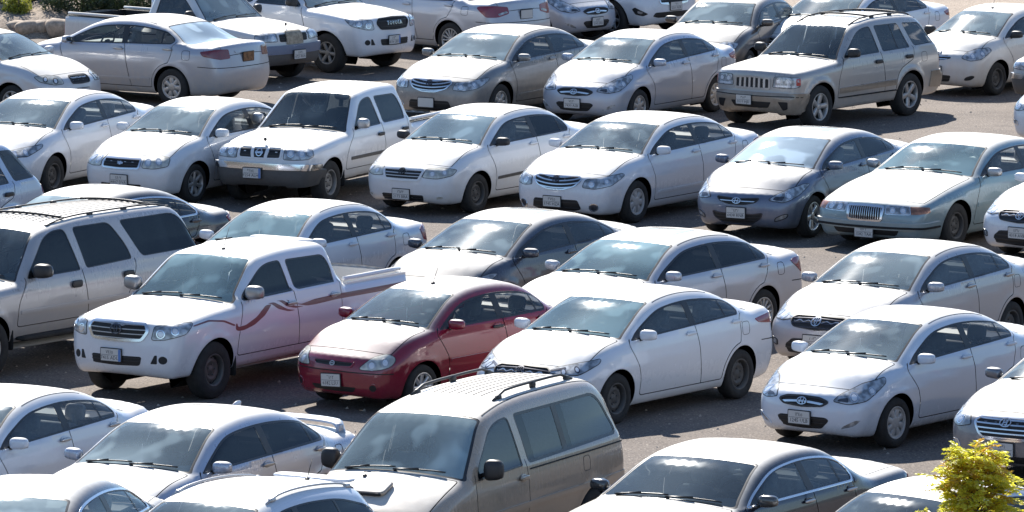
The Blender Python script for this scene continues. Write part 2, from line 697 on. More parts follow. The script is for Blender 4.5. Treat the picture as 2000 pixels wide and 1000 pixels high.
        ring = np.vstack([top, np.stack([S, np.full(len(S), -ks)], 1)[::-1]])
        ring = np.vstack([top, dens([(S[-1], ks), (S[-1], -ks)], .09, False)[1:-1], np.stack([S, np.full(len(S), -ks)], 1)[::-1], dens([(S[0], -ks), (S[0], ks)], .09, False)[1:-1]])
        zl = []
        def rect(s0, s1, t0, t1, r, pad=0):
            return fillet([(s0 - pad, -(t0 * ks + pad), r), (s1 + pad, -(t1 * ks + pad), r), (s1 + pad, t1 * ks + pad, r), (s0 - pad, t0 * ks + pad, r)], True, 4)[0]
        t = sh.tag
        ws = rect(t['cowl'] + .03, t['header'] - .02, m.get('wt', (.89, .87))[0], m.get('wt', (.89, .87))[1], .05)
        zl += [(3, rect(t['cowl'] + .03, t['header'] - .02, *m.get('wt', (.89, .87)), .05, .028)), (4, ws)]
        b.ws = ws
        if 'deck' in t:
            rw = rect(t['rhead'] + .03, t['deck'] - .03, m.get('rt', (.86, .90))[0], m.get('rt', (.86, .90))[1], .06)
            zl += [(3, offset_poly(rw, .022)), (5, rw)]
        hd = rect(t['lead'] + .015, t['cowl'] - .03, m.get('ht', .9), m.get('ht', .9), .03)
        zl = [(1, offset_poly(hd, .011)), (6, hd)] + zl
        if 'tail' in t and m.get('trunk', True):
            tk = rect(t['deck'] + .03, t['tail'] + .16, .84, .80, .03)
            zl = [(1, offset_poly(tk, .011)), (7, tk)] + zl
        if 'bed' in m:
            bd = rect(t['bed0'] + .02, t['bed1'] - .02, .89, .89, .0)
            zl.append((9, bd)); b.bed = bd
        pts = grid_in(ring, .07)
        V2, T = cdt([ring] + [dens(p, .07) for _, p in zl], pts)
        c = V2[T].mean(1)
        ok = inside(c, ring)
        T, c = T[ok], c[ok]
        V2, T = used(V2, T)
        Vs = sh.strip(V2[:, 0], V2[:, 1] / ks)
        # share the seam with the side exactly
        Ns = sh.normal(Vs)
        T = orient(Vs, T, Ns)
        zs = np.zeros(len(T), int)
        for k, p in zl:
            zs[inside(c, p)] = k
        b.strip_zone = (Vs, T, Ns, zs)
        # floor
        X, Qs, Z = sh.seam(np.concatenate([[s1], fl, [sh.S[-1]]]))
        FV, FF = [], []
        for i in range(len(X)):
            near = min(abs(X[i] - sh.xa), abs(X[i] - sh.xb)) < sh.Ra + .02
            q = .5 if near else Qs[i]
            FV += [(X[i], q, Z[i] + .004), (X[i], -q, Z[i] + .004)]
        for i in range(len(X) - 1):
            FF.append((2 * i, 2 * i + 1, 2 * i + 3, 2 * i + 2))
        b.floor = (np.array(FV), FF)

    def door_hull(b):
        m, sh = b.m, b.sh
        if 'hull' in m['doors']:
            return m['doors']['hull']
        d = m['doors']
        u0, u1 = d['u0'], d['u1']          # front line bottom, rear limit at the belt
        zs = sh.sill + d.get('up', .07)
        dl = offset_poly([(p[0], p[1]) for p in m['dlo'][0]['p']], .03)
        ch = [tuple(p) + (.05,) for p in dl]
        # dlo order: front bottom ... top ... rear bottom
        zb = ch[0][1]
        pts = [(u0, zs, .05), (u0 - .01, zs + .3, .2), (ch[0][0] - .01, zb - .06, .06)] + ch
        ur = sh.xn - sh.xb
        Rr = sh.Ra + .055
        pts.append((u1, ch[-1][1] - .10, .1))
        a0 = math.acos(max(-1, min(1, (ur - u1) / Rr))) if u1 > ur - Rr else None
        if a0 is not None:
            a1 = math.asin((zs - sh.R) / Rr) if zs > sh.R - Rr else -1.2
            for k in np.linspace(min(a0, 1.45), a1, 7):
                pts.append((ur - Rr * math.cos(k), sh.R + Rr * math.sin(k), .03))
        else:
            pts.append((u1, zs, .05))
        return pts

    def build(b):
        m, sh, rc = b.m, b.sh, b.rc
        b.shell()
        V, T, N, zone, glasses, doors = b.side_zone
        Vs, Ts, Ns, zs = b.strip_zone
        parts = []
        def take(V, T, N, k):
            if not k.any():
                return None
            v, t, n = used(V, T[k], N)
            return v, t, n
        # body: painted skin, gaps, both sides and band, floor and wheel wells
        geo = []
        g = take(V, T, N, zone == 0); geo.append((*g, 0)); geo.append((*mirror_geo(*g), 0))
        gap = take(V, T, N, zone == 1)
        if gap:
            gv = (gap[0] - gap[2] * .012, gap[1], gap[2])
            geo.append((*gv, 1)); geo.append((*mirror_geo(*gv), 1))
        g = take(Vs, Ts, Ns, zs == 0); geo.append((*g, 0))
        g = take(Vs, Ts, Ns, zs == 1)
        if g:
            geo.append((g[0] - g[2] * .01, g[1], g[2], 1))
        fv, ff = b.floor
        geo.append((fv, ff, np.tile([0, 0, -1.], (len(fv), 1)), 2))
        for xa in (sh.xa, sh.xb):
            a = np.linspace(-.55, math.pi + .55, 40)
            x, z = xa + sh.Ra * np.cos(a), sh.R + sh.Ra * np.sin(a)
            o = sh.side(x, np.maximum(z, sh.sill - .02))
            nn = np.stack([-np.cos(a), 0 * a, -np.sin(a)], 1)
            lip = o.copy()
            inn = np.stack([x, np.full(len(x), .46), z], 1)
            WV = np.vstack([lip, inn]); n = len(x)
            WF = [(i, i + 1, n + i + 1, n + i) for i in range(n - 1)]
            WF.append(tuple(range(n, 2 * n)))
            WN = np.vstack([nn, nn])
            geo.append((WV, WF, WN, 2)); geo.append((*mirror_geo(WV, WF, WN), 2))
        VV, FF, NN, MM, o = [], [], [], [], 0
        for v, f, n, k in geo:
            VV.append(v); NN.append(n); FF += [tuple(int(i) + o for i in q) for q in f]; MM += [k] * len(f); o += len(v)
        body = rc.add('body', mesh_from('body', np.vstack(VV), FF, np.vstack(NN), 3, MM), ['paint', 'gap', 'under'])
        g = take(Vs, Ts, Ns, zs == 6); rc.add('hood', mesh_from('hood', *g), 'paint')
        g = take(Vs, Ts, Ns, zs == 7)
        if g: rc.add('trunk_lid', mesh_from('trunk_lid', *g), 'paint')
        # black borders of the glass
        tv = []
        g = take(Vs, Ts, Ns, zs == 3); tv.append((g[0] - g[2] * .003, g[1], g[2]))
        g = take(V, T, N, zone == 2)
        if g:
            g = (g[0] - g[2] * .003, g[1], g[2]); tv += [g, mirror_geo(*g)]
        VV = np.vstack([t[0] for t in tv]); NN = np.vstack([t[2] for t in tv]); FF = []; o = 0
        for t in tv:
            FF += [tuple(int(i) + o for i in q) for q in t[1]]; o += len(t[0])
        rc.add('window_trim', mesh_from('window_trim', VV, FF, NN), 'trim')
        g = take(Vs, Ts, Ns, zs == 4); wsi = rc.add('windshield', mesh_from('windshield', g[0] - g[2] * .005, g[1], g[2]), 'glass')
        g = take(Vs, Ts, Ns, zs == 5)
        if g: rc.add('rear_window', mesh_from('rear_window', g[0] - g[2] * .005, g[1], g[2]), m.get('rwkey', 'glass_rear'))
        di = []
        for i in range(len(doors)):
            g = take(V, T, N, zone == 10 + i)
            me = [mesh_from('door', *g), mesh_from('door', *mirror_geo(*g))]
            di.append([rc.add('door', me[0], 'paint'), rc.add('door', me[1], 'paint')])
        for i, (p, key) in enumerate(glasses):
            g = take(V, T, N, zone == 20 + i)
            if g is None: continue
            g = (g[0] - g[2] * .006, g[1], g[2])
            rc.add('side_window', mesh_from('side_window', *g), key)
            rc.add('side_window', mesh_from('side_window', *mirror_geo(*g)), key)
        # bright edge round the side glass
        for dl in m['dlo']:
            if dl.get('chrome'):
                P = fillet([(sh.xn - p[0], p[1], p[2] if len(p) > 2 else .03) for p in dl['p']], True, 4)[0]
                g = b.patch('side', offset_poly(P, .008), .004, .008, offset_poly(P, -.012), .06)
                b.put('chrome_moulding', g, dl['chrome']); b.put('chrome_moulding', g, dl['chrome'], None, True)
        # handles
        hs = m.get('handle', (.10, .035))
        for (hu, hz), dd in zip(m.get('handles', []), di):
            p = sh.side(np.array([sh.xn - hu]), np.array([hz]))[0]
            v, f = superell((0, 0, 0), (.105, .016, hs[1] * .55), .5, 14, 6)
            v = v + p + (0, .022, 0)
            v2, f2 = superell(p + (0, .002, -.004), (.075, .006, .045), .7, 12, 6)
            a, c_, mm = join([(v, f, 0), (v2, f2, 1)])
            me = mesh_from('handle', a, c_, slots=2, fmat=mm)
            rc.add('handle', me, ['handle', 'handlecup'], dd[0])
            av, af, _ = mirror_geo(a, c_, a)
            rc.add('handle', mesh_from('handle', av, af, slots=2, fmat=mm), ['handle', 'handlecup'], dd[1])
        # mirrors
        mu, mz = m['mirror']
        p = sh.side(np.array([sh.xn - mu]), np.array([mz]))[0]
        ms = m.get('msize', (.072, .112, .070))
        v, f = superell((0, 0, 0), ms, .62, 18, 10)
        v[:, 0] *= np.where(v[:, 0] < 0, .6, 1.0)
        v[:, 2] *= 1 - .25 * (v[:, 1] / ms[1] + 1) / 2 * (v[:, 2] < 0)
        v = rot(v, 'Z', .12) + p + (0, ms[1] + .03, .035)
        fv, ff = tube([p + (0.0, -.02, -.03), p + (0, .04, -.015), p + (0, .10, .0)], [.03, .026, .02], 6)
        sv, sf = superell((0, 0, 0), (.006, ms[1] * .86, ms[2] * .8), .5, 14, 6)
        sv = sv + p + (-ms[0] * .62, ms[1] + .03, .035)
        a, c_, mm = join([(v, f, 0), (fv, ff, 1), (sv, sf, 2)])
        rc.add('mirror', mesh_from('mirror', a, c_, slots=3, fmat=mm), ['mirror', 'trim', 'mirrorglass'])
        av, af, _ = mirror_geo(a, c_, a)
        rc.add('mirror', mesh_from('mirror', av, af, slots=3, fmat=mm), ['mirror', 'trim', 'mirrorglass'])
        # wipers
        s0 = sh.tag['cowl']
        for t0, t1 in (((-.72, .02), (.0, .72)) if not m.get('wiperflip') else ((-.02, .72), (-.72, .0))):
            k = np.linspace(0, 1, 9)
            tt = t0 + (t1 - t0) * k
            ss = s0 + .035 + .05 * k * (1 - .3 * k)
            q = sh.strip(ss, tt); n = sh.normal(q)
            v, f = tube(q + n * .014, .0085, 5)
            v2, f2 = tube([q[0] - n[0] * .01, q[0] + n[0] * .012 + (0, .05, 0), q[4] + n[4] * .03], .009, 5)
            a, c_, mm = join([(v, f), (v2, f2)])
            rc.add('wiper', mesh_from('wiper', a, c_), 'trim')
        # wheels
        kind, rr, w = m['rim'], m['rimr'], m.get('tw', .2)
        ty, rim = wheel_meshes(sh.R, w, kind, rr)
        for xa in (sh.xa, sh.xb):
            for sg in (1, -1):
                y = sh.side(np.array([xa]), np.array([sh.R + sh.Ra * .98]))[0][1] - w / 2 - m.get('inset', .035)
                M = Matrix.Translation((xa, sg * y, sh.R)) @ Matrix.Rotation(RNG.uniform(0, 6), 4, 'Y')
                if sg < 0:
                    M = Matrix.Translation((xa, sg * y, sh.R)) @ Matrix.Rotation(math.pi, 4, 'Z') @ Matrix.Rotation(RNG.uniform(0, 6), 4, 'Y')
                wi = rc.add('wheel', None, [], None, M)
                rc.add('tyre', ty, 'tyre', wi)
                rc.add('rim', rim, ['rim', 'rimdark', 'rimhub'], wi)
        b.interior()
        FEATURES(b, m)
        return rc

    def interior(b):
        m, sh, rc = b.m, b.sh, b.rc
        zb = sh.b0[1]
        hw = sh.hw
        us = m.get('seats', (m['cu'] + 1.05, m['cu'] + 1.95))
        ztop = m.get('ztop', m['H'] - .27)
        sw = m.get('seatw', .25)
        if not hasattr(Builder, '_c'):
            Builder._c = {}
        x0 = sh.xn - us[0]
        def seat(x, y, w, rests):
            P = []
            h = ztop - .50
            v, f = superell((0, 0, 0), (.075, w, h * .37), .45, 14, 8); v = rot(v, 'Y', -.25) + (x, y, .50 + h * .37); P.append((v, f))
            v, f = superell((x + .28, y, .50), (.26, w, .09), .4, 14, 6); P.append((v, f))
            for ry in rests:
                v, f = superell((0, 0, 0), (.05, .13, .10), .55, 12, 8); v = rot(v, 'Y', -.2) + (x - h * .20 - .02, ry, ztop - .08); P.append((v, f))
                v, f = tube([(x - h * .17, ry, ztop - .28), (x - h * .2, ry, ztop - .1)], .04, 6); P.append((v, f))
            return P
        for y in (.36 * hw / .88, -.36 * hw / .88):
            a, c_, _ = join(seat(x0, y, sw, (y,)))
            rc.add('seat', mesh_from('seat', a, c_), 'seat')
        for ur in us[1:]:
            a, c_, _ = join(seat(sh.xn - ur, 0, hw * .70, (-.36, .36)))
            rc.add('seat', mesh_from('rear_seat', a, c_), 'seat')
        xd = sh.xn - m['cu']
        dz = m.get('dashz', zb - .03)
        v, f = superell((xd - .42, 0, dz - .17), (.36, hw * .80, .17), .35, 20, 8)
        v2, f2 = superell((xd - .66, .36, dz - .02), (.09, .17, .05), .6, 12, 6)
        v3, f3 = box(sh.xb + .2, xd - .1, -hw * .78, hw * .78, .30, .33)
        a, c_, _ = join([(v, f), (v2, f2), (v3, f3)])
        rc.add('dashboard', mesh_from('dashboard', a, c_), 'dash')
        if m.get('trunk', True):
            ur = us[-1] + .22
            z_ = sh.zb(sh.xn - ur) - .03
            v, f = box(sh.xn - ur - .62, sh.xn - ur, -hw * .62, hw * .62, z_ - .03, z_)
            rc.add('parcel_shelf', mesh_from('parcel_shelf', v, f, smooth=False), 'dash')
        ring = [(.185 * math.cos(k), .185 * math.sin(k)) for k in np.linspace(0, 2 * math.pi, 25)]
        v, f = tube([(0, p[0], p[1]) for p in ring], .016, 6, False)
        v2, f2 = superell((.0, 0, 0), (.03, .07, .05), .7, 10, 6)
        v3, f3 = tube([(0, -.18, .0), (0, .18, .0)], .014, 5)
        a, c_, _ = join([(v, f), (v2, f2), (v3, f3)])
        a = rot(a, 'Y', -.45) + (xd - .82, .36, dz + .03)
        rc.add('steering_wheel', mesh_from('steering_wheel', a, c_), 'dark')
        # inside mirror
        q = sh.strip(np.array([sh.tag['header'] - .12]), np.array([0.]))[0]
        v, f = superell(q + (-.09, 0, -.065), (.012, .10, .026), .6, 10, 6)
        rc.add('inside_mirror', mesh_from('inside_mirror', v, f), 'gap')


def clip_side(P, xt, xb, zz, behind):
    """Keep what lies behind (or ahead of) a slanted pillar line given at two heights."""
    a, c = (xt, zz[0]), (xb, zz[1])
    return clip_half(P, a, c) if not behind else clip_half(P, c, a)
# ------------------------------------------------------------------ lamps, grilles, plates and the rest
def s_of_u(sh, u):
    k = (sh.S > sh.tag['lead']) & (sh.S < sh.tag.get('tail', sh.s_end - .3))
    x = sh.Dc[k, 0]; s = sh.S[k]
    o = np.argsort(x)
    return np.interp(sh.xn - np.asarray(u, float), x[o], s[o])


def arc_strip(P, w):
    """A flat ribbon polygon of width w along points P (2D)."""
    P = np.asarray(P, float)
    t = np.gradient(P, axis=0); t /= np.linalg.norm(t, axis=1, keepdims=True) + 1e-9
    n = np.stack([-t[:, 1], t[:, 0]], 1)
    ww = np.asarray(w, float).reshape(-1, 1) / 2 if hasattr(w, '__len__') else w / 2
    return np.vstack([P + n * ww, (P - n * ww)[::-1]])


def ell(cx, cz, a, b, n=24):
    k = np.linspace(0, 2 * math.pi, n, endpoint=False)
    return np.stack([cx + a * np.cos(k), cz + b * np.sin(k)], 1)


def plate(b, end, z, y=0.0, blue=False, tilt=0.0, off=.02):
    sh, rc = b.sh, b.rc
    th = math.atan2(y, .95)
    p = sh.wrap(end, np.array([th]), np.array([z]))[0]
    w, h = .31, .155
    v, f = superell((0, 0, 0), (w / 2, .006, h / 2), .08, 16, 6)
    f2v, f2 = superell((0, -.006, 0), (w / 2 + .012, .006, h / 2 + .012), .08, 16, 6)
    g = [(v, f, 0), (f2v, f2, 1)]
    if blue:
        bx = box(-w / 2 + .002, -w / 2 + .038, .004, .0075, -h / 2 + .003, h / 2 - .003); g.append((*bx, 2))
    V, F, M = join(g)
    me = mesh_from('plate', V, F, slots=3, fmat=M, smooth=False)
    sg = 1 if end == 'front' else -1
    # local +y of the plate looks out of the car; local -x is the reader's right
    R = Matrix(((0, sg, 0), (-sg, 0, 0), (0, 0, 1))).to_4x4()
    M4 = Matrix.Translation((p[0] + sg * off, p[1], p[2])) @ R @ Matrix.Rotation(tilt, 4, 'Y')
    pi = rc.add('plate', me, ['plate', 'dark', 'blue'], None, M4)
    rc.plates = getattr(rc, 'plates', []) + [(pi, end, blue)]


_letters = {}
def lettering(rows, blue):
    if (rows, blue) in _letters:
        return _letters[(rows, blue)]
    w = .31
    V, F, o = [], [], 0
    cx = -.019 if blue else 0
    for body, size, x, zz in ((rows[0], .062, cx, .036), (rows[1], .066, cx, -.037)):
        if not body:
            continue
        tv, tf = text_geom(body, size)
        if len(tv):
            q = np.stack([-tv[:, 0] - x, np.full(len(tv), .0072), tv[:, 1] + zz], 1)
            V.append(q); F += [tuple(i + o for i in t) for t in tf]; o += len(q)
    bx = box(-w / 2 + (.045 if blue else .01), w / 2 - .01, .006, .0068, -.003, .001)
    V.append(bx[0]); F += [tuple(i + o for i in t) for t in bx[1]]
    me = mesh_from('plate_lettering', np.vstack(V), F, smooth=False)
    _letters[(rows, blue)] = me
    return me


def badge(b, kind, z, size=.055, y=0.0, end='front', off=.016, parent=None, key='chrome'):
    P = []
    def ring(cx, cz, a, bb, w):
        P.append(b.patch('front' if end == 'front' else 'rear', ell(cx, cz, a, bb), off, .008, ell(cx, cz, a - w, bb - w), .03))
    def poly(pts):
        P.append(b.patch(end, np.array(pts), off, .008, None, .03))
    c = math.atan2(y, .95) * .8
    k = .8 / .95
    s = size
    if kind == 'oval':       # ringed ovals
        ring(c, z, s * 1.3 * k, s * .9, .010); ring(c, z + s * .42, s * .95 * k, s * .40, .008); ring(c, z + .1 * s, s * .38 * k, s * .78, .008)
    elif kind == 'slant_h':
        ring(c, z, s * 1.35 * k, s * .78, .009)
        poly([(c - s * .62 * k, z - s * .5), (c - s * .42 * k, z - s * .5), (c - s * .18 * k, z + s * .55), (c - s * .40 * k, z + s * .55)])
        poly([(c + s * .40 * k, z - s * .55), (c + s * .18 * k, z - s * .55), (c + s * .42 * k, z + s * .5), (c + s * .62 * k, z + s * .5)])
        poly([(c - s * .4 * k, z - s * .16), (c + s * .36 * k, z - s * .02), (c + s * .4 * k, z + s * .16), (c - s * .36 * k, z + s * .02)])
    elif kind == 'bow':
        poly([(c - s * 1.1 * k, z - s * .28), (c - s * .35 * k, z - s * .28), (c - s * .35 * k, z - s * .5), (c + s * .35 * k, z - s * .5), (c + s * .35 * k, z - s * .28), (c + s * 1.1 * k, z - s * .28),
              (c + s * 1.25 * k, z + s * .28), (c + s * .4 * k, z + s * .28), (c + s * .4 * k, z + s * .5), (c - s * .4 * k, z + s * .5), (c - s * .4 * k, z + s * .28), (c - s * 1.0 * k, z + s * .28)])
    elif kind == 'barred_ring':
        ring(c, z, s * k, s, .014); poly([(c - s * 1.2 * k, z - s * .25), (c + s * 1.2 * k, z - s * .25), (c + s * 1.2 * k, z + s * .25), (c - s * 1.2 * k, z + s * .25)])
    elif kind == 'oval_bar':
        ring(c, z, s * k, s * .7, .010); poly([(c - s * .5 * k, z - s * .12), (c + s * .5 * k, z - s * .12), (c + s * .5 * k, z + s * .12), (c - s * .5 * k, z + s * .12)])
    P = [p for p in P if p is not None]
    if not P:
        return
    V, F, N, o = [], [], [], 0
    for v, f, n in P:
        V.append(v); N.append(n); F += [tuple(int(i) + o for i in t) for t in f]; o += len(v)
    b.rc.add('badge', mesh_from('badge', np.vstack(V), F, np.vstack(N)), key, parent)


def merged(L):
    V, F, N, o = [], [], [], 0
    for v, f, n in L:
        V.append(v); N.append(n); F += [tuple(int(i) + o for i in t) for t in f]; o += len(v)
    return np.vstack(V), F, np.vstack(N)


def FEATURES(b, m):
    sh, rc = b.sh, b.rc
    for ft in m['feat']:
        k = ft[0]
        o = ft[-1] if isinstance(ft[-1], dict) else {}
        end = o.get('end', 'front')
        if k == 'lamp':
            P, i0, i1 = b.both('headlight', 'front', ft[1], .006, 'lens', .02, o.get('rnd', .03))
            Pi = offset_poly(P, -.016)
            for pr, fl in ((i0, False), (i1, True)):
                for (bb, y, z, r) in o.get('bulbs', []):
                    c = sh.angle('front', (bb, y)) * .8
                    b.put('lamp_reflector', b.patch('front', ell(c, z, r * .8, r), .0085, .006, ell(c, z, r * .8 - .012, r - .012), .03), 'chrome', pr, fl)
                    b.put('lamp_bulb', b.patch('front', ell(c, z, r * .5, r * .62), .0085, .006, None, .03), 'bulb', pr, fl)
                for (q, key) in o.get('sub', []):
                    b.put('lamp_inset', b.patch('front', b.par('front', q, False, .015), .0085, .006), key, pr, fl)
            if o.get('rim'):
                g = b.patch('front', offset_poly(P, .008), .004, .01, offset_poly(P, -.003))
                b.put('lamp_surround', g, o['rim'], i0); b.put('lamp_surround', g, o['rim'], i1, True)
        elif k == 'tail':
            P, i0, i1 = b.both('taillight', 'rear', ft[1], .008, o.get('key', 'red'), .02, .03)
            for q, key in o.get('sub', []):
                for pr, fl in ((i0, False), (i1, True)):
                    b.put('lamp_inset', b.patch('rear', b.par('rear', q, False, .012), .011, .006), key, pr, fl)
        elif k in ('grille', 'intake'):
            P = b.par('front', ft[1], True, o.get('rnd', .03))
            gi = b.put('grille' if k == 'grille' else 'bumper_intake', b.patch('front', P, .002, .004), o.get('back', 'intake'))
            if o.get('frame'):
                fw = o.get('fw', .022)
                b.put('grille_frame', b.patch('front', offset_poly(P, fw * .5), .014, .016, offset_poly(P, -fw * .5), .04), o['frame'], gi)
            n = o.get('slats', 0)
            if n:
                lo, hi = P.min(0), P.max(0)
                if o.get('vertical'):
                    for i in range(n):
                        c = lo[0] + (hi[0] - lo[0]) * (i + 1) / (n + 1); w = o.get('sw', .3) * (hi[0] - lo[0]) / (n + 1) / 2
                        q = clip_half(clip_half(P, (c + w, 0), (c + w, 2)), (c - w, 2), (c - w, 0))
                        if len(q) > 2:
                            b.put('slat', b.patch('front', q, .010, .010), o.get('skey', 'chrome'), gi)
                else:
                    for i in range(n):
                        c = lo[1] + (hi[1] - lo[1]) * (i + .5 + o.get('so', 0)) / n; w = o.get('sw', .35) * (hi[1] - lo[1]) / n / 2
                        sag = o.get('sag', 0)
                        Q = P.copy()
                        if sag:
                            Q[:, 1] = Q[:, 1] - sag * (Q[:, 0] / hi[0]) ** 2
                        q = clip_half(clip_half(Q, (-2, c - w), (2, c - w)), (2, c + w), (-2, c + w))
                        if len(q) > 2:
                            if sag:
                                q = dens(q, .05); q[:, 1] = q[:, 1] + sag * (q[:, 0] / hi[0]) ** 2
                            b.put('slat', b.patch('front', q, .010, .010), o.get('skey', 'chrome'), gi)
        elif k == 'fog':
            b.both(o.get('name', 'fog_lamp'), 'front', ft[1], .004, ft[2], .01, o.get('rnd', .03))
            if o.get('ring'):
                b.both('fog_lamp_surround', 'front', ft[1], .007, o['ring'], .01, o.get('rnd', .03), o.get('rw', .012))
        elif k == 'fogc':
            (bb, y, z, r) = ft[1]
            c = sh.angle('front', (bb, y)) * .8
            g = b.patch('front', ell(c, z, r * .85, r), .004, .008); g2 = b.patch('front', ell(c, z, r * .85 + .012, r + .012), .008, .012, ell(c, z, r * .85, r))
            for fl in (False, True):
                i = b.put('fog_lamp', g, ft[2], None, fl); b.put('fog_lamp_ring', g2, ft[3], i, fl)
        elif k == 'band':      # name, end, half points, offset, depth, key
            P = b.par(ft[2], ft[3], True, o.get('rnd', .02))
            b.put(ft[1], b.patch(ft[2], P, ft[4], ft[5]), ft[6])
        elif k == 'pair':      # name, kind, points, offset, depth, key
            b.both(ft[1], ft[2], ft[3], ft[4], ft[5], ft[6], o.get('rnd', .02), o.get('hole'))
        elif k == 'left':      # on the car's left side only
            b.put(ft[1], b.patch(ft[2], b.par(ft[2], ft[3], False, o.get('rnd', .015)), ft[4], ft[5]), ft[6])
        elif k == 'plate':
            plate(b, end, ft[1], o.get('y', 0), o.get('blue', False), o.get('tilt', 0), o.get('off', .02))
        elif k == 'badge':
            badge(b, ft[1], ft[2], o.get('s', .055), o.get('y', 0), end, o.get('off', .016), key=o.get('key', 'chrome'))
        elif k == 'mould':
            P = [(ft[1], ft[3] + ft[5] / 2), (ft[2], ft[4] + ft[5] / 2), (ft[2], ft[4] - ft[5] / 2), (ft[1], ft[3] - ft[5] / 2)]
            b.both('side_moulding', 'side', P, .012, ft[6], .016, .012)
        elif k == 'fuel':
            u, z = ft[1], ft[2]
            P = b.par('side', [(u - .085, z + .085), (u + .085, z + .085), (u + .085, z - .085), (u - .085, z - .085)], False, .05)
            g = b.patch('side', P, .0012, .004, offset_poly(P, -.006)); b.put('fuel_flap', g, 'gap')
        elif k == 'rails':
            u0, u1, t, hgt = ft[1:5]
            for sg in (1, -1):
                us = np.linspace(u0, u1, 15)
                q = sh.strip(s_of_u(sh, us), np.full(15, sg * t))
                e = np.minimum(1, np.minimum(np.arange(15), np.arange(15)[::-1]) / o.get('ramp', 1.5))
                q = q + np.array([0, 0, 1.]) * (hgt * e)[:, None]
                L = [tube(q, o.get('r', .018), 8) + (0,)]
                for i in o.get('legs', (0, 5, 9, 14)):
                    c = q[i].copy(); L.append(superell(c - (0, 0, hgt * .5), (.055, .024, hgt * .5 + .012), .5, 12, 6) + (0,))
                v, f, _ = join(L)
                rc.add('roof_rail', mesh_from('roof_rail', v, f), o.get('key', 'dark'))
            for u in o.get('cross', ()):
                q = sh.strip(s_of_u(sh, np.full(9, u)), np.linspace(-t, t, 9)) + (0, 0, hgt)
                v, f = tube(q, .018, 6); rc.add('roof_crossbar', mesh_from('roof_crossbar', v, f), o.get('key', 'dark'))
        elif k == 'ribs':
            u0, u1, tt, w = ft[1:5]
            s0, s1 = s_of_u(sh, [u0, u1])
            L = []
            for t in tt:
                P = np.array([(s0, t * .8 - w / 2), (s1, t * .8 - w / 2), (s1, t * .8 + w / 2), (s0, t * .8 + w / 2)])
                L.append(b.patch('strip', P, o.get('off', .006), .008, None, .08))
            b.put(o.get('name', 'roof_rib'), merged(L), ft[5])
        elif k == 'sunroof':
            s0, s1 = s_of_u(sh, [ft[1], ft[2]]); t = ft[3] * .8
            P = fillet([(s0, -t, .05), (s1, -t, .05), (s1, t, .05), (s0, t, .05)], True, 3)[0]
            b.put('sunroof', b.patch('strip', P, .003, .006, None, .08), 'sunroof')
        elif k == 'antenna':
            u, t, l = ft[1], ft[2], ft[3]
            q = sh.strip(s_of_u(sh, [u]), np.array([t]))[0]
            v, f = tube([q, q + (-.25 * l, 0, l * .55), q + (-.5 * l, 0, l)] if not o.get('up') else [q, q + (-.05 * l, 0, l)], [.006, .004, .003], 5)
            v2, f2 = superell(q + (0, 0, .008), (.03, .02, .014), .6, 10, 6)
            a, c_, _ = join([(v, f), (v2, f2)]); rc.add('antenna', mesh_from('antenna', a, c_), 'dark')
        elif k == 'spoiler':
            u, z, w, ch = ft[1], ft[2], ft[3], ft[4]
            ys = np.linspace(-w, w, 21)
            V, F = [], []
            for y in ys:
                kx = abs(y) / w
                dz = -max(0, (kx - .86) / .14) ** 1.5 * (z - o.get('base', z - .12))
                x = sh.xn - u + .22 * kx ** 2.5
                for dx, dd in ((ch / 2, -.01), (ch * .3, .016), (-ch * .3, .03), (-ch / 2, .035), (-ch / 2 + .01, .015), (0, -.012)):
                    V.append((x + dx, y, z + dd + dz))
            for i in range(20):
                for j in range(6):
                    F.append((i * 6 + j, i * 6 + (j + 1) % 6, (i + 1) * 6 + (j + 1) % 6, (i + 1) * 6 + j))
            F.append(tuple(range(6))); F.append(tuple(120 + j for j in range(6))[::-1])
            L = [(np.array(V), F)]
            if o.get('posts', True):
                for y in (-w * .93, w * .93):
                    L.append(superell((sh.xn - u + .19, y, z - .07), (ch * .35, .03, .085), .5, 12, 6))
            a, c_, _ = join(L); rc.add('spoiler', mesh_from('spoiler', a, c_), 'paint')
        elif k == 'flaps':
            for xa in (sh.xa, sh.xb):
                for sg in (1, -1):
                    y = sg * (sh.hw - .13)
                    v, f = superell((xa - sh.Ra - .02, y, sh.sill - .02), (.008, .11, .14), .3, 10, 6)
                    rc.add('mud_flap', mesh_from('mud_flap', v, f), 'under')
        elif k == 'fin':
            q = sh.strip(s_of_u(sh, [ft[1]]), np.array([0.]))[0]
            v, f = superell((0, 0, 0), (.09, .02, .05), .9, 12, 8); v[:, 0] -= np.maximum(v[:, 2], 0) * .8
            rc.add('antenna', mesh_from('antenna', v + q, f), 'paint')
        elif k == 'mascot':
            q = sh.strip(s_of_u(sh, [ft[1]]), np.array([0.]))[0]
            a, c_, _ = join([tube([q, q + (-.01, 0, .07)], .005, 6), superell(q + (-.01, 0, .085), (.008, .028, .028), .9, 12, 8)])
            rc.add('hood_ornament', mesh_from('hood_ornament', a, c_), 'dark')
        elif k == 'scoop':
            s0, s1 = s_of_u(sh, [ft[1], ft[2]]); t = ft[3]
            v, f = superell((0, 0, 0), ((ft[2] - ft[1]) / 2, .20, .028), .35, 20, 8)
            q = sh.strip(np.array([(s0 + s1) / 2]), np.array([t]))[0]
            v = rot(v, 'Y', o.get('pitch', .3)) + q + (0, 0, .02)
            v2, f2 = superell((0, 0, 0), (.012, .17, .016), .35, 16, 6)
            v2 = rot(v2 + ((ft[2] - ft[1]) / 2 - .004, 0, .002), 'Y', o.get('pitch', .3)) + q + (0, 0, .02)
            i = rc.add('hood_scoop', mesh_from('hood_scoop', v, f), 'paint')
            rc.add('scoop_mouth', mesh_from('scoop_mouth', v2, f2), 'intake', i)
        elif k == 'text':
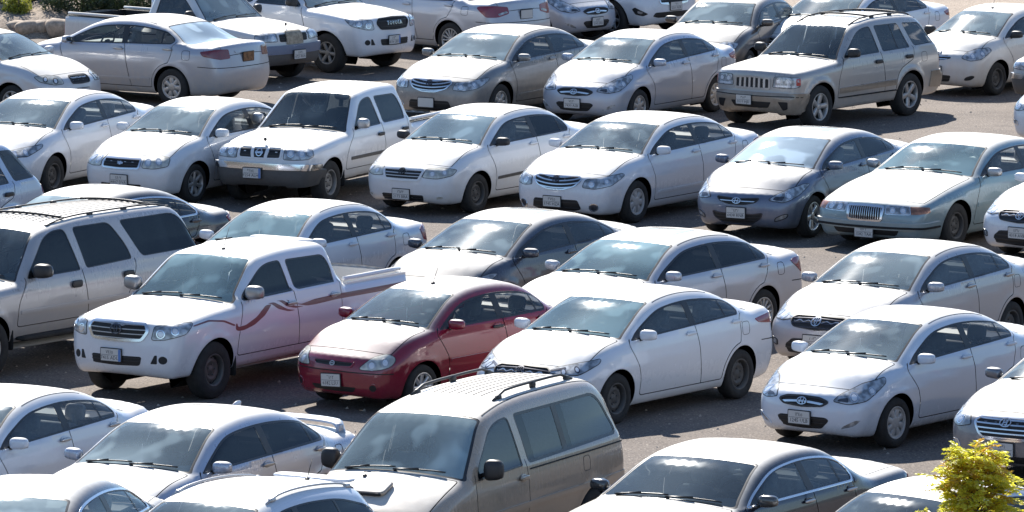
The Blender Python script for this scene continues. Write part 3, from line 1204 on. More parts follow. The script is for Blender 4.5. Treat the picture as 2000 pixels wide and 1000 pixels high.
            tv, tf = text_geom(ft[1], ft[2]); z = ft[3]
            tv2 = np.stack([tv[:, 0] / .95 * .8, tv[:, 1] + z], 1)
            V = b.lift('front', tv2); N = sh.normal(V)
            rc.add('grille_lettering', mesh_from('grille_lettering', V + N * .016, tf, N), 'chrome')
        elif k == 'bed':
            # tub of the load bed
            x0 = sh.xn - ft[1]; x1 = sh.xn - ft[2]; zf = ft[3]; zr = ft[4]; y = sh.hw - .10
            L = [box(x1, x0, -y, y, zf - .03, zf), box(x1, x0, y - .004, y + .02, zf, zr - .04), box(x1, x0, -y - .02, -y + .004, zf, zr - .04),
                 box(x0 - .02, x0, -y, y, zf, zr - .04), box(x1, x1 + .02, -y, y, zf, zr - .04)]
            for sg in (1, -1):
                L.append(superell((sh.xb, sg * (y - .10), zf), (.42, .13, .22), .6, 16, 8))
            v, f, _ = join(L)
            rc.add('cargo_bed', mesh_from('cargo_bed', v, f, smooth=False), o.get('key', 'bedpaint'))
            for sg in (1, -1):
                us = np.linspace(ft[1] + .03, ft[2] - .03, 9)
                q = sh.side(sh.xn - us, np.full(9, zr - .05)); q[:, 2] = zr + .002; q[:, 1] = (q[:, 1] - .035) * sg
                v, f = tube(q, .028, 6)
                rc.add('bed_rail', mesh_from('bed_rail', v, f), o.get('rail', 'paint'))
            if o.get('bar'):
                xb = x0 - .14
                L = []
                for sg in (1, -1):
                    L.append(tube([(xb, sg * (y - .02), zr - .05), (xb + .02, sg * (y - .08), zr + .45)], .03, 8))
                L.append(tube([(xb + .02, -(y - .08), zr + .45), (xb + .02, (y - .08), zr + .45)], .03, 8))
                v, f, _ = join(L); rc.add('roll_bar', mesh_from('roll_bar', v, f), 'dark')
        elif k == 'cards':     # sheets standing behind the glass
            for (x, y, z, sx, sy, sz, key, nm) in ft[1]:
                v, f = superell((0, 0, 0), (sx, sy, sz), .15, 12, 6)
                v = rot(v, 'Y', o.get('lean', 0)) + (sh.xn - x, y, z)
                rc.add(nm, mesh_from(nm, v, f), key)
        elif k == 'steps':
            for sg in (1, -1):
                v, f = superell((sh.xn - (ft[1] + ft[2]) / 2, sg * (sh.hw - .02), ft[3]), ((ft[2] - ft[1]) / 2, .09, .03), .3, 16, 6)
                rc.add('side_step', mesh_from('side_step', v, f), 'under')
        elif k == 'roofspoiler':
            v, f = superell((sh.xn - ft[1], 0, ft[2]), (.11, sh.hw * .52, .022), .45, 24, 8)
            rc.add('spoiler', mesh_from('spoiler', v, f), 'paint')# ------------------------------------------------------------------ the kinds of vehicle (metres; u runs back from the nose)
def sedan(L, fo, wb, hw, H, cu, cz, hu, ru, du, dz, nz=.74, bz=.50, belt=(.94, 1.02), uB=None, qu=None, uQ=None, nose=.05, hoodk=.06, dbump=.0, **kw):
    """A three-box saloon from its main stations: cowl, windscreen header, rear header, deck."""
    cu, cz, hu, ru, nz = cu - .10, cz + .045, hu - .14, ru + .08, nz - .035
    qu = (qu or du - .18) - .17
    uQ = (uQ or ru + .14) - .06
    belt = (belt[0] + .04, belt[1] + .03)
    P = [(.34, .19, .06), (.10, .205, .08), (.015, .30, .12), (.0, bz, .10), (nose, nz - .03, .08), (nose + .14, nz + .045, .10, 'lead'), ((cu + nose) * .55, nz + (cz - nz) * .62 + hoodk, .7),
         (cu, cz, .05, 'cowl'), (hu, H - .05, .30, 'header'), ((hu + ru) / 2 - .05, H + .030, .6), (ru, H - .022, .45, 'rhead'), (du, dz, .22, 'deck'),
         (L - .30, dz + dbump + .01, .2), (L - .10, dz + dbump - .005, .06, 'tail'), (L - .05, dz - .22, .10), (L, .62, .06), (L - .01, .48, .12), (L - .09, .25, .1), (L - .34, .21, .1)]
    m = dict(L=L, fo=fo, wb=wb, hw=hw, H=H, cu=cu, P=P, crown=.048, R=.315, rimr=.205, rim='steel')
    b0, b1 = (cu + .25, belt[0]), (qu or du - .25, belt[1])
    m['belt'] = (b0, b1)
    qu = qu or du - .18
    zb = lambda u: belt[0] + (u - b0[0]) * (belt[1] - belt[0]) / (b1[0] - b0[0])
    # side glass outline
    k = (H - .128)
    p = [(cu + .22, zb(cu + .22) + .005, .02), (cu + .40, zb(cu + .4) + .105, .15), (hu + .02, H - .185, .2), (hu + .30, k - .0, .25), ((hu + ru) / 2 + .1, k + .028, .4), (ru - .12, k - .012, .30),
         ((ru + qu) / 2 + .06, (k + zb(qu)) / 2 + .045, .2), (qu, zb(qu) + .045, .05), (qu - .06, zb(qu) - .005, .03)]
    uB = uB or (hu + ru) / 2 + .02
    uQ = uQ or (ru + .22)
    m['dlo'] = [dict(p=p, trim=.022, cuts=[(cu + .47, cu + .43, .012), (uB - .03, uB + .03, .125), (uQ - .05, uQ + .03, .035)], keys=['trim', 'glass_side', 'glass_side2', 'glass_side2'])]
    ur = fo + wb
    m['doors'] = dict(u0=fo + .50, u1=min(ur + .06, qu - .03), B=(uB - .045, uB + .05))
    m['handles'] = [(uB - .10, zb(uB) - .085), (min(ur - .02, qu - .12), zb(ur) - .085)]
    m['mirror'] = (cu + .40, zb(cu + .40) + .025)
    m['seats'] = (hu + .52, ru + .02)
    m['feat'] = []
    m.update(kw)
    return m


TAIL = [(.04, .50, .80), (.12, .70, .79), (.36, .84, .84), (.42, .84, .95), (.2, .72, 1.0), (.05, .52, .98)]
def tail_at(dz, inn=.46, lo=.22, wrap=.40):
    return [(.04, inn, dz - lo), (.14, .70, dz - lo - .01), (wrap, .84, dz - lo + .05), (wrap + .06, .84, dz - .08), (.2, .72, dz - .03), (.06, inn + .02, dz - .04)]


M = {}
M['accent'] = sedan(4.37, .84, 2.57, .85, 1.455, 1.02, 1.0, 1.86, 3.02, 3.80, 1.09, nz=.735, belt=(.93, 1.06), qu=3.62, uQ=3.22, dbump=.03, R=.308, rimr=.20, rim='cap8', r=.17, bow=(.26, .12, .18), crease=(.66, .90), creased=.008, feat=[
    ('lamp', [(.06, .42, .62), (.14, .60, .59), (.30, .74, .63), (.62, .82, .82), (.64, .82, .88), (.34, .70, .81), (.12, .48, .69)], dict(rim='dark', bulbs=[(.2, .64, .665, .055), (.40, .77, .735, .045)], sub=[([(.09, .46, .625), (.16, .58, .61), (.16, .58, .66), (.1, .5, .65)], 'lensdark')])),
    ('grille', [(0, 0, .672), (.01, .25, .662), (.03, .37, .625), (.02, .28, .575), (0, 0, .558)], dict(frame='dark', slats=1, sw=.22, sag=-.03, skey='chrome')),
    ('badge', 'slant_h', .617, dict(s=.055, off=.022)),
    ('intake', [(0, 0, .425), (.01, .34, .42), (.03, .385, .385), (.01, .28, .28), (0, 0, .27)], dict(slats=3, sw=.15, skey='dark')),
    ('fog', [(.10, .48, .265), (.18, .66, .32), (.24, .74, .41), (.18, .66, .415), (.10, .52, .33)], 'lens', dict(ring='paint')),
    ('plate', .47, dict(y=-.02)), ('tail', tail_at(1.06, .48, .2, .46)), ('plate', .82, dict(end='rear')), ('fuel', 3.62, .86)])
M['elantra'] = sedan(4.53, .86, 2.70, .888, 1.435, 1.06, .99, 1.98, 3.12, 4.02, 1.10, nz=.74, belt=(.93, 1.05), qu=3.78, uQ=3.40, dbump=.03, R=.318, rimr=.215, rim='alloy5', r=.18, bow=(.30, .14, .2), crease=(.62, .90), creased=.012, flare=.018, feat=[
    ('lamp', [(.08, .50, .635), (.2, .68, .60), (.42, .82, .69), (.72, .86, .84), (.60, .82, .84), (.34, .72, .775), (.16, .58, .70)], dict(rim='dark', bulbs=[(.3, .72, .69, .055)], sub=[([(.12, .55, .64), (.2, .66, .62), (.25, .68, .68), (.16, .58, .68)], 'lensdark')])),
    ('grille', [(0, 0, .70), (.02, .30, .715), (.04, .37, .72), (.03, .30, .66), (0, .14, .625), (0, 0, .62)], dict(frame='dark', fw=.014, slats=1, sw=.12)),
    ('badge', 'slant_h', .672, dict(s=.055, off=.022)),
    ('intake', [(0, 0, .455), (.01, .28, .46), (.03, .43, .485), (.03, .40, .40), (.01, .26, .315), (0, 0, .30)], dict(frame='badge', fw=.010, slats=4, sw=.25, skey='dark')),
    ('fog', [(.12, .58, .345), (.22, .74, .41), (.24, .76, .475), (.18, .68, .47), (.12, .58, .41)], 'lens', dict(ring='dark')),
    ('plate', .535), ('tail', tail_at(1.07, .46, .2, .5)), ('plate', .84, dict(end='rear')), ('sunroof', 2.3, 2.85, .52)])
M['corolla14'] = sedan(4.62, .94, 2.70, .888, 1.465, 1.16, 1.01, 2.02, 3.22, 4.02, 1.11, nz=.75, belt=(.95, 1.06), qu=3.80, uQ=3.38, dbump=.02, R=.317, rimr=.20, rim='steel', r=.17, bow=(.28, .12, .18), crease=(.66, .86), feat=[
    ('lamp', [(.07, .42, .675), (.14, .58, .635), (.30, .74, .65), (.60, .845, .765), (.64, .85, .81), (.34, .72, .765), (.12, .50, .715)], dict(rim='dark', bulbs=[(.17, .60, .675, .038), (.30, .72, .70, .036)], sub=[([(.08, .44, .69), (.2, .62, .725), (.2, .63, .71), (.09, .45, .675)], 'chrome')])),
    ('grille', [(0, 0, .75), (.03, .43, .74), (.06, .46, .70), (.03, .36, .61), (0, 0, .585)], dict(back='intake', slats=3, sw=.12, sag=-.02, skey='badge', frame='dark', fw=.014)),
    ('badge', 'oval', .683, dict(s=.06, off=.022)),
    ('intake', [(0, 0, .475), (.01, .36, .455), (.04, .50, .36), (.03, .46, .27), (0, 0, .25)], dict(slats=4, sw=.3, skey='dark')),
    ('fog', [(.14, .60, .33), (.22, .72, .36), (.22, .72, .45), (.14, .60, .42)], 'lens', dict(ring='dark')),
    ('plate', .44), ('tail', tail_at(1.07, .50, .18, .60)), ('plate', .84, dict(end='rear')), ('band', 'rear_garnish', 'rear', [(.03, 0, .985), (.03, .42, .985), (.03, .42, .955), (.03, 0, .955)], .012, .012, 'chrome'), ('fuel', 3.72, .90)])
M['corolla03'] = sedan(4.53, .90, 2.60, .853, 1.47, 1.12, 1.0, 1.88, 3.12, 3.80, 1.08, nz=.765, belt=(.955, 1.03), qu=3.62, uQ=3.30, R=.303, rimr=.19, rim='steel', r=.16, bow=(.22, .10, .15), crease=(.70, .78), feat=[
    ('lamp', [(.04, .37, .645), (.10, .60, .63), (.28, .76, .68), (.38, .79, .755), (.2, .66, .785), (.06, .43, .765)], dict(rim='dark', bulbs=[(.1, .52, .70, .05), (.2, .68, .72, .045)])),
    ('grille', [(0, 0, .80), (.02, .40, .785), (.02, .31, .635), (0, 0, .625)], dict(frame='paint', fw=.03, slats=4, sw=.3)),
    ('badge', 'oval', .755, dict(s=.05, off=.024, key='dark')),
    ('intake', [(0, 0, .37), (.01, .40, .37), (.01, .40, .265), (0, 0, .265)], dict(slats=3, sw=.25, skey='trim')),
    ('fog', [(.1, .58, .30), (.16, .70, .31), (.16, .70, .365), (.1, .58, .365)], 'lens', dict(ring='paint')),
    ('plate', .375, dict(y=.0)), ('tail', tail_at(1.06, .50, .28, .3)), ('plate', .84, dict(end='rear')), ('mould', 1.42, 3.06, .50, .55, .045, 'mould'), ('fuel', 3.72, .88)])
M['camry07'] = sedan(4.815, .965, 2.775, .91, 1.47, 1.24, 1.0, 2.08, 3.34, 4.14, 1.09, nz=.785, belt=(.955, 1.05), qu=3.96, uQ=3.58, R=.325, rimr=.205, rim='cap7', r=.17, bow=(.26, .12, .16), crease=(.66, .80), dbump=.01, feat=[
    ('lamp', [(.06, .46, .635), (.14, .62, .615), (.34, .78, .665), (.62, .86, .80), (.58, .85, .825), (.3, .72, .785), (.10, .50, .745)], dict(rim='dark', bulbs=[(.14, .58, .685, .045), (.3, .73, .72, .04)])),
    ('grille', [(0, 0, .775), (.02, .42, .77), (.04, .46, .73), (.02, .34, .63), (0, .15, .575), (0, 0, .57)], dict(frame='chrome', fw=.018, slats=4, sw=.34, sag=.05)),
    ('badge', 'oval', .72, dict(s=.05, off=.024, key='badge')),
    ('intake', [(0, 0, .44), (.01, .40, .44), (.03, .46, .30), (0, .35, .27), (0, 0, .27)], dict(slats=2, sw=.2, skey='dark')),
    ('fogc', (.12, .63, .335, .05), 'lensdark', 'chrome'),
    ('plate', .41, dict(y=-.04)), ('tail', tail_at(1.05, .50, .20, .42)), ('plate', .86, dict(end='rear')), ('band', 'rear_garnish', 'rear', [(.03, 0, .975), (.03, .36, .975), (.03, .36, .935), (.03, 0, .935)], .014, .014, 'paint'),
    ('mould', 1.55, 3.28, .42, .45, .04, 'chromemould'), ('fuel', 4.06, .90)])
M['camry03'] = sedan(4.80, .97, 2.72, .90, 1.49, 1.22, 1.01, 2.02, 3.36, 4.10, 1.09, nz=.79, belt=(.96, 1.05), qu=3.98, uQ=3.62, R=.325, rimr=.215, rim='alloy5', r=.17, bow=(.26, .12, .16), feat=[
    ('lamp', [(.06, .46, .64), (.14, .62, .62), (.34, .78, .68), (.40, .82, .79), (.10, .50, .765)], dict(rim='dark', bulbs=[(.14, .58, .69, .05)])),
    ('grille', [(0, 0, .775), (.02, .38, .77), (.02, .34, .65), (0, 0, .63)], dict(frame='chrome', slats=4)), ('intake', [(0, 0, .40), (.01, .40, .40), (.01, .40, .28), (0, 0, .28)], dict()), ('plate', .43),
    ('tail', tail_at(1.05, .50, .22, .36)), ('plate', .84, dict(end='rear')), ('sunroof', 2.35, 2.95, .52), ('spoiler', 4.62, 1.15, .70, .16), ('fin', 3.30), ('fuel', 4.08, .90)])
M['optra'] = sedan(4.50, .90, 2.60, .863, 1.445, 1.16, .985, 1.92, 3.06, 3.76, 1.06, nz=.755, belt=(.94, 1.01), qu=3.60, uQ=3.28, R=.305, rimr=.205, rim='alloy7', r=.16, bow=(.22, .10, .15), feat=[
    ('lamp', [(.03, .40, .60), (.08, .60, .59), (.24, .75, .63), (.30, .78, .745), (.14, .62, .79), (.04, .44, .765)], dict(rim='dark', bulbs=[(.06, .50, .68, .055), (.14, .66, .69, .05)])),
    ('grille', [(0, 0, .735), (.02, .375, .735), (.02, .345, .60), (0, 0, .59)], dict(frame='chrome', fw=.026, slats=4, sw=.3, skey='dark')),
    ('badge', 'bow', .668, dict(s=.045, off=.022)),
    ('intake', [(0, 0, .34), (.01, .40, .34), (.01, .36, .255), (0, 0, .255)], dict()),
    ('plate', .44, dict()), ('tail', tail_at(1.03, .50, .22, .3)), ('plate', .84, dict(end='rear'))])
M['accord'] = sedan(4.94, .98, 2.80, .925, 1.475, 1.28, 1.0, 2.14, 3.42, 4.22, 1.09, nz=.79, belt=(.95, 1.04), qu=4.06, uQ=3.72, R=.328, rimr=.22, rim='twin7', r=.18, bow=(.26, .12, .18), crease=(.68, .84), creased=.007, dbump=.015, feat=[
    ('lamp', [(.06, .46, .66), (.14, .62, .64), (.36, .80, .69), (.52, .85, .80), (.3, .74, .80), (.10, .50, .765)], dict(rim='dark', bulbs=[(.14, .60, .71, .045)])),
    ('grille', [(0, 0, .765), (.02, .40, .76), (.02, .33, .64), (0, 0, .62)], dict(frame='chrome', slats=3)), ('intake', [(0, 0, .42), (.01, .44, .40), (.01, .40, .28), (0, 0, .28)], dict()), ('plate', .46),
    ('tail', [(.05, .44, .86), (.14, .66, .80), (.3, .80, .80), (.50, .87, .97), (.44, .85, 1.0), (.2, .72, 1.015), (.06, .46, .985)], dict(sub=[([(.06, .47, .875), (.14, .64, .83), (.15, .66, .865), (.06, .5, .91)], 'lens')])), ('plate', .83, dict(end='rear')), ('sunroof', 2.4, 3.0, .52), ('fuel', 4.16, .90)])
M['rio'] = sedan(4.24, .82, 2.41, .84, 1.43, 1.04, .975, 1.78, 2.92, 3.54, 1.04, nz=.745, belt=(.93, 1.0), qu=3.42, uQ=3.10, R=.288, rimr=.19, rim='alloy8', r=.17, bow=(.22, .10, .15), crease=(.62, .68), creased=.008, feat=[
    ('lamp', [(.03, .40, .60), (.12, .62, .597), (.26, .755, .64), (.35, .785, .735), (.26, .735, .79), (.12, .57, .745)], dict(rnd=.06, rim='dark', bulbs=[(.1, .58, .655, .06), (.22, .70, .69, .055)])),
    ('grille', [(0, 0, .685), (.02, .345, .68), (.02, .30, .622), (0, 0, .615)], dict(frame='paint', fw=.014, slats=2, sw=.25, skey='dark')),
    ('badge', 'oval_bar', .65, dict(s=.042, off=.018)),
    ('intake', [(0, 0, .375), (.01, .38, .37), (.01, .33, .31), (0, 0, .305)], dict(rnd=.02)),
    ('fogc', (.10, .60, .375, .042), 'intake', 'paint'),
    ('band', 'bumper_strip', 'front', [(0, 0, .603), (.05, .5, .598), (.3, .78, .592), (.3, .78, .58), (.05, .5, .586), (0, 0, .591)], .002, .004, 'gap'),
    ('plate', .45, dict(y=-.0, tilt=.05)), ('tail', tail_at(1.01, .50, .2, .3)), ('plate', .82, dict(end='rear')), ('mould', 1.32, 2.82, .585, .615, .04, 'paint'), ('antenna', 1.95, 0., .2)])
M['marquis'] = sedan(5.38, 1.06, 2.91, .985, 1.445, 1.66, .99, 2.46, 3.66, 4.34, 1.03, nz=.755, bz=.52, belt=(.95, .99), qu=4.12, uQ=3.74, hoodk=.03, R=.335, rimr=.20, rim='steel', r=.15, bow=(.16, .10, .12), taper=(.09, .07), tum=.45, crease=(.60, .62), feat=[
    ('lamp', [(.01, .36, .625), (.05, .60, .625), (.09, .74, .63), (.09, .74, .735), (.05, .60, .74), (.01, .36, .74)], dict(rnd=.015, rim='chrome', bulbs=[(.03, .47, .682, .042), (.06, .64, .682, .042)])),
    ('fog', [(.09, .755, .63), (.20, .85, .635), (.34, .93, .65), (.34, .93, .725), (.2, .85, .735), (.09, .755, .735)], 'amberlens', dict(name='marker_lamp', rnd=.012)),
    ('grille', [(0, 0, .775), (.01, .32, .765), (.0, .28, .565), (0, 0, .555)], dict(frame='chrome', fw=.03, slats=15, vertical=True, sw=.24)),
    ('band', 'bumper', 'front', [(0, 0, .545), (.05, .5, .545), (.3, .92, .55), (.58, .95, .56), (.58, .95, .46), (.3, .92, .45), (.05, .5, .44), (0, 0, .44)], .035, .05, 'paint'),
    ('band', 'bumper_strip', 'front', [(0, 0, .49), (.05, .5, .49), (.3, .92, .495), (.575, .95, .50), (.575, .95, .47), (.3, .92, .465), (.05, .5, .46), (0, 0, .46)], .045, .02, 'gap'),
    ('intake', [(0, 0, .34), (.01, .6, .34), (.01, .55, .25), (0, 0, .25)], dict()),
    ('plate', .42, dict(off=.045)), ('tail', tail_at(1.0, .50, .22, .2)), ('plate', .8, dict(end='rear')), ('mould', 1.6, 3.5, .60, .61, .07, 'mould')])
M['marquis']['handle'] = (.1, .03)
M['crown'] = dict(M['marquis'], rim='cap7')
M['crown']['dlo'] = [dict(M['marquis']['dlo'][0], chrome='chrome')]
M['audi'] = sedan(4.80, .95, 2.76, .905, 1.45, 1.30, .99, 2.10, 3.34, 4.20, 1.05, nz=.77, belt=(.94, 1.01), qu=3.98, uQ=3.50, R=.325, rimr=.215, rim='alloy5', r=.19, bow=(.26, .12, .2), tum=.46, feat=[
    ('lamp', [(.06, .46, .66), (.14, .62, .64), (.36, .80, .69), (.3, .74, .78), (.10, .50, .765)], dict()), ('grille', [(0, 0, .755), (.02, .40, .75), (.02, .33, .64), (0, 0, .62)], dict(frame='chrome', slats=3)),
    ('tail', tail_at(1.02, .48, .22, .3)), ('sunroof', 2.3, 2.9, .5), ('plate', .46)])
M['audi']['dlo'] = [dict(M['audi']['dlo'][0], chrome='chrome')]
M['sedan00'] = sedan(4.55, .92, 2.62, .86, 1.43, 1.20, .98, 1.94, 3.12, 3.80, 1.05, nz=.77, belt=(.94, 1.01), qu=3.64, uQ=3.32, R=.30, rimr=.20, rim='alloy7', r=.17, feat=[
    ('lamp', [(.05, .44, .64), (.12, .62, .63), (.32, .77, .68), (.44, .81, .76), (.24, .68, .785), (.07, .48, .75)], dict(rim='dark', bulbs=[(.13, .58, .69, .05), (.26, .71, .72, .045)])),
    ('grille', [(0, 0, .755), (.02, .27, .75), (.02, .24, .63), (0, 0, .62)], dict(frame='chrome', fw=.018, slats=4, sw=.2, skey='dark')),
    ('intake', [(0, 0, .40), (.01, .40, .39), (.01, .36, .29), (0, 0, .28)], dict()), ('plate', .46), ('tail', tail_at(1.02, .5, .22, .3)), ('plate', .82, dict(end='rear'))])
M['yaris'] = sedan(4.30, .84, 2.55, .845, 1.46, .98, 1.01, 1.80, 3.0, 3.66, 1.10, nz=.80, belt=(.95, 1.05), qu=3.5, uQ=3.15, R=.295, rimr=.19, rim='steel', r=.18, bow=(.30, .14, .16), feat=[
    ('lamp', [(.12, .50, .70), (.2, .64, .655), (.36, .76, .68), (.62, .83, .82), (.58, .81, .865), (.34, .70, .85), (.18, .56, .78)], dict(rim='dark', bulbs=[(.25, .66, .73, .05), (.42, .75, .77, .045)])),
    ('grille', [(0, 0, .72), (.02, .26, .74), (.03, .34, .70), (.01, .2, .66), (0, 0, .655)], dict(slats=2)), ('badge', 'oval', .78, dict(s=.055)),
    ('intake', [(0, 0, .40), (.01, .34, .39), (.01, .30, .28), (0, 0, .27)], dict(slats=3, sw=.3, skey='dark')),
    ('fog', [(.14, .54, .30), (.2, .66, .315), (.24, .72, .38), (.2, .66, .40), (.14, .56, .36)], 'intake', dict(rnd=.04)),
    ('plate', .47), ('tail', tail_at(1.07, .5, .24, .3)), ('plate', .82, dict(end='rear')), ('antenna', 1.9, .0, .2)])
M['sonata'] = sedan(4.85, .95, 2.80, .93, 1.475, 1.22, 1.02, 2.12, 3.40, 4.24, 1.10, nz=.80, belt=(.95, 1.06), qu=4.05, uQ=3.66, R=.325, rimr=.215, rim='alloy5', r=.18, bow=(.26, .12, .18), feat=[
    ('lamp', [(.08, .50, .66), (.18, .68, .62), (.40, .84, .69), (.60, .89, .80), (.34, .78, .79), (.14, .56, .745)], dict(rim='dark', bulbs=[(.2, .66, .69, .045), (.33, .78, .725, .04)])),
    ('grille', [(0, 0, .77), (.02, .40, .765), (.04, .47, .71), (.02, .36, .57), (0, .26, .52), (0, 0, .515)], dict(frame='chrome', fw=.022, slats=5, sw=.3)),
    ('badge', 'slant_h', .715, dict(s=.06, off=.024)),
    ('intake', [(0, 0, .33), (.01, .5, .33), (.01, .46, .25), (0, 0, .25)], dict()), ('fog', [(.12, .62, .38), (.2, .78, .40), (.22, .80, .47), (.14, .66, .47)], 'lens', dict(ring='chrome')),
    ('plate', .41, dict(y=-.02)), ('tail', tail_at(1.07, .5, .22, .4)), ('plate', .82, dict(end='rear'))])


def boxy(L, fo, wb, hw, H, P, belt, dlo, doors, handles, mirror, **kw):
    m = dict(L=L, fo=fo, wb=wb, hw=hw, H=H, P=P, belt=belt, dlo=dlo, doors=doors, handles=handles, mirror=mirror, R=.36, rimr=.215, rim='steel', feat=[], trunk=False)
    m.update(kw)
    return m


def pickup(L, fo, wb, hw, H, cu, cz, hu, rear, nz, rail, single=False, **kw):
    P = [(.40, .36, .05), (.08, .34, .08), (.0, .46, .10), (.01, .70, .08), (.05, nz - .03, .07), (.16, nz + .02, .09, 'lead'), (cu * .6, nz + (cz - nz) * .66 + .02, .6), (cu, cz, .05, 'cowl'),
         (hu, H - .05, kw.get('hr', .28), 'header'), (hu + (.35 if single else .7), H + .010, .5), (rear - .10, H - .010, kw.get('hr', .28) * .5, 'rhead'), (rear + .06, rail + .02, .02, 'deck'), (rear + .085, rail, .01, 'bed0'), (L - .06, rail, .03, 'bed1'), (L - .02, .64, .05), (L, .56, .04), (L - .03, .42, .05), (L - .4, .40, .1)]
    zb = kw.pop('zb')
    A = hu + .1
    k = H - .145
    uB = kw.pop('uB', None)
    if single:
        dlo = [dict(p=[(cu + .22, zb, .03), (cu + .30, zb + .08, .1), (hu + .02, H - .20, .12), (hu + .2, k, .15), (rear - .24, k, .06), (rear - .18, zb + .01, .06)], trim=.02, keys=['glass_side'])]
        doors = dict(u0=fo + .52, u1=rear - .10, B=None)
        handles = [(rear - .26, zb - .12)]
        seats = (rear - .35,)
    else:
        dlo = [dict(p=[(cu + .22, zb, .03), (cu + .30, zb + .08, .1), (hu + .02, H - .205, .12), (hu + .22, k, .15), (uB - .11, k + .005, .06), (uB - .03, zb + .015, .04)], trim=.02, keys=['glass_side']),
               dict(p=[(uB + .06, zb + .02, .06), (uB - .0, k + .0, .06), (rear - .25, k - .015, .10), (rear - .155, zb + .22, .2), (rear - .165, zb + .03, .06)], trim=.02, keys=['glass_side2'])]
        hl = [(fo + .50, .50, .05), (fo + .48, .78, .2), (cu + .19, zb - .05, .06), (cu + .19, zb + .0, .03), (cu + .27, zb + .1, .1), (hu - .02, H - .165, .15), (hu + .22, k + .045, .15), (uB, k + .05, .2), (rear - .23, k + .03, .10), (rear - .115, zb + .22, .2), (rear - .10, .62, .06), (rear - .22, .50, .06)]
        doors = dict(hull=hl, B=(uB - .06, uB + .02))
        handles = [(uB - .12, zb - .13), (rear - .26, zb - .12)]
        seats = (uB - .12, rear - .25)
    m = boxy(L, fo, wb, hw, H, P, ((cu + .2, zb), (rear, zb + .03)), dlo, doors, handles, (cu + .34, zb + .06), cu=cu, bed=True, seats=seats, sill=.40, r=.13, crown=.05, taper=(.12, .02), gtaper=.02, bow=(.20, .08, .03), crease=(.78, .80), rt=(.80, .82), dashz=zb - .02, ztop=H - .16, ht=.86, msize=(.06, .10, .09))
    m.update(kw)
    m['feat'] = list(m['feat']) + [('bed', rear + .12, L - .09, .72, rail, m.get('bedopt', {}))]
    return m


M['hilux'] = pickup(5.36, .93, 3.085, .915, 1.725, 1.36, 1.18, 2.08, 3.80, 1.03, 1.20, zb=1.175, uB=2.70, tum=.27, ledge=.05, hr=.2, R=.365, rimr=.21, tw=.225, rim='steel', inset=.045, flare=.018, bow=(.27, .10, .03), msize=(.085, .125, .095), handle=(.1, .04), feat=[
    ('lamp', [(.07, .52, .835), (.14, .66, .84), (.36, .83, .91), (.50, .88, 1.03), (.30, .78, 1.04), (.10, .55, 1.0)], dict(rim='dark', bulbs=[(.13, .62, .91, .055), (.25, .75, .95, .05)])),
    ('grille', [(0, 0, 1.02), (.03, .45, 1.0), (.04, .48, .92), (.02, .39, .805), (0, 0, .79)], dict(frame='chrome', fw=.032, slats=4, sw=.2, skey='slat')),
    ('badge', 'oval', .925, dict(s=.07, off=.026, key='badge')),
    ('intake', [(0, 0, .635), (.01, .40, .635), (.01, .37, .52), (0, 0, .51)], dict(slats=3, sw=.2, skey='dark')),
    ('fogc', (.12, .66, .585, .05), 'intake', 'paint'), ('fog', [(.09, .49, .535), (.11, .575, .535), (.11, .575, .645), (.10, .545, .645)], 'intake', dict(rnd=.01)),
    ('plate', .665, dict(y=-.05, blue=True)), ('tail', [(.0, .80, .68), (.05, .87, .68), (.05, .87, 1.02), (.0, .80, 1.02)]), ('antenna', 2.35, .0, .28), ('flaps',), ('roofspoiler', 3.64, 1.705), ('fuel', 4.75, .92)])
M['hilux_far'] = dict(M['hilux'], rim='alloy6', feat=[f for f in M['hilux']['feat'] if f[0] not in ('badge', 'roofspoiler', 'grille')] + [('grille', [(0, 0, 1.01), (.03, .42, .99), (.04, .45, .92), (.02, .36, .82), (0, 0, .805)], dict(frame='intake', fw=.03, slats=2, sw=.2, skey='dark')), ('text', 'TOYOTA', .105, .915)])
M['pickup98'] = pickup(5.05, .82, 2.95, .875, 1.67, 1.40, 1.085, 2.02, 3.52, .92, 1.06, zb=1.08, uB=2.56, hr=.12, r=.10, tum=.32, R=.345, rimr=.20, tw=.215, rim='steel', inset=.04, msize=(.06, .10, .085), handle=(.1, .05), bow=(.14, .06, .03), feat=[
    ('lamp', [(.02, .425, .83), (.06, .60, .825), (.16, .77, .84), (.26, .83, .88), (.26, .83, .97), (.12, .68, 1.02), (.03, .45, 1.01)], dict(rnd=.02, rim='dark', bulbs=[(.05, .54, .92, .055), (.12, .70, .925, .05)])),
    ('grille', [(0, 0, 1.03), (.01, .40, 1.025), (.01, .37, .865), (0, 0, .86)], dict(frame='paint', fw=.02, slats=2, sw=.3, skey='dark')),
    ('pair', 'grille_strut', 'front', [(.0, .12, 1.02), (.0, .175, 1.02), (.0, .14, .866), (.0, .085, .866)], .016, 'paint', .016),
    ('badge', 'barred_ring', .945, dict(s=.058, off=.026)),
    ('band', 'bumper', 'front', [(0, 0, .80), (.05, .5, .80), (.25, .82, .80), (.45, .86, .79), (.45, .86, .72), (.25, .82, .71), (.05, .5, .705), (0, 0, .705)], .05, .07, 'chrome'),
    ('band', 'lower_bumper', 'front', [(0, 0, .70), (.05, .5, .70), (.25, .82, .705), (.6, .87, .70), (.6, .87, .50), (.25, .82, .47), (.05, .5, .46), (0, 0, .46)], .04, .06, 'plastic'),
    ('intake', [(0, 0, .775), (.0, .30, .775), (.0, .26, .70), (0, 0, .70)], dict(rnd=.01)),
    ('plate', .655, dict(y=-.08, blue=True, off=.075)), ('tail', [(.0, .76, .66), (.05, .84, .66), (.05, .84, .98), (.0, .76, .98)]), ('mould', 1.45, 3.4, .66, .66, .05, 'plastic'), ('mascot', .22), ('flaps',)])
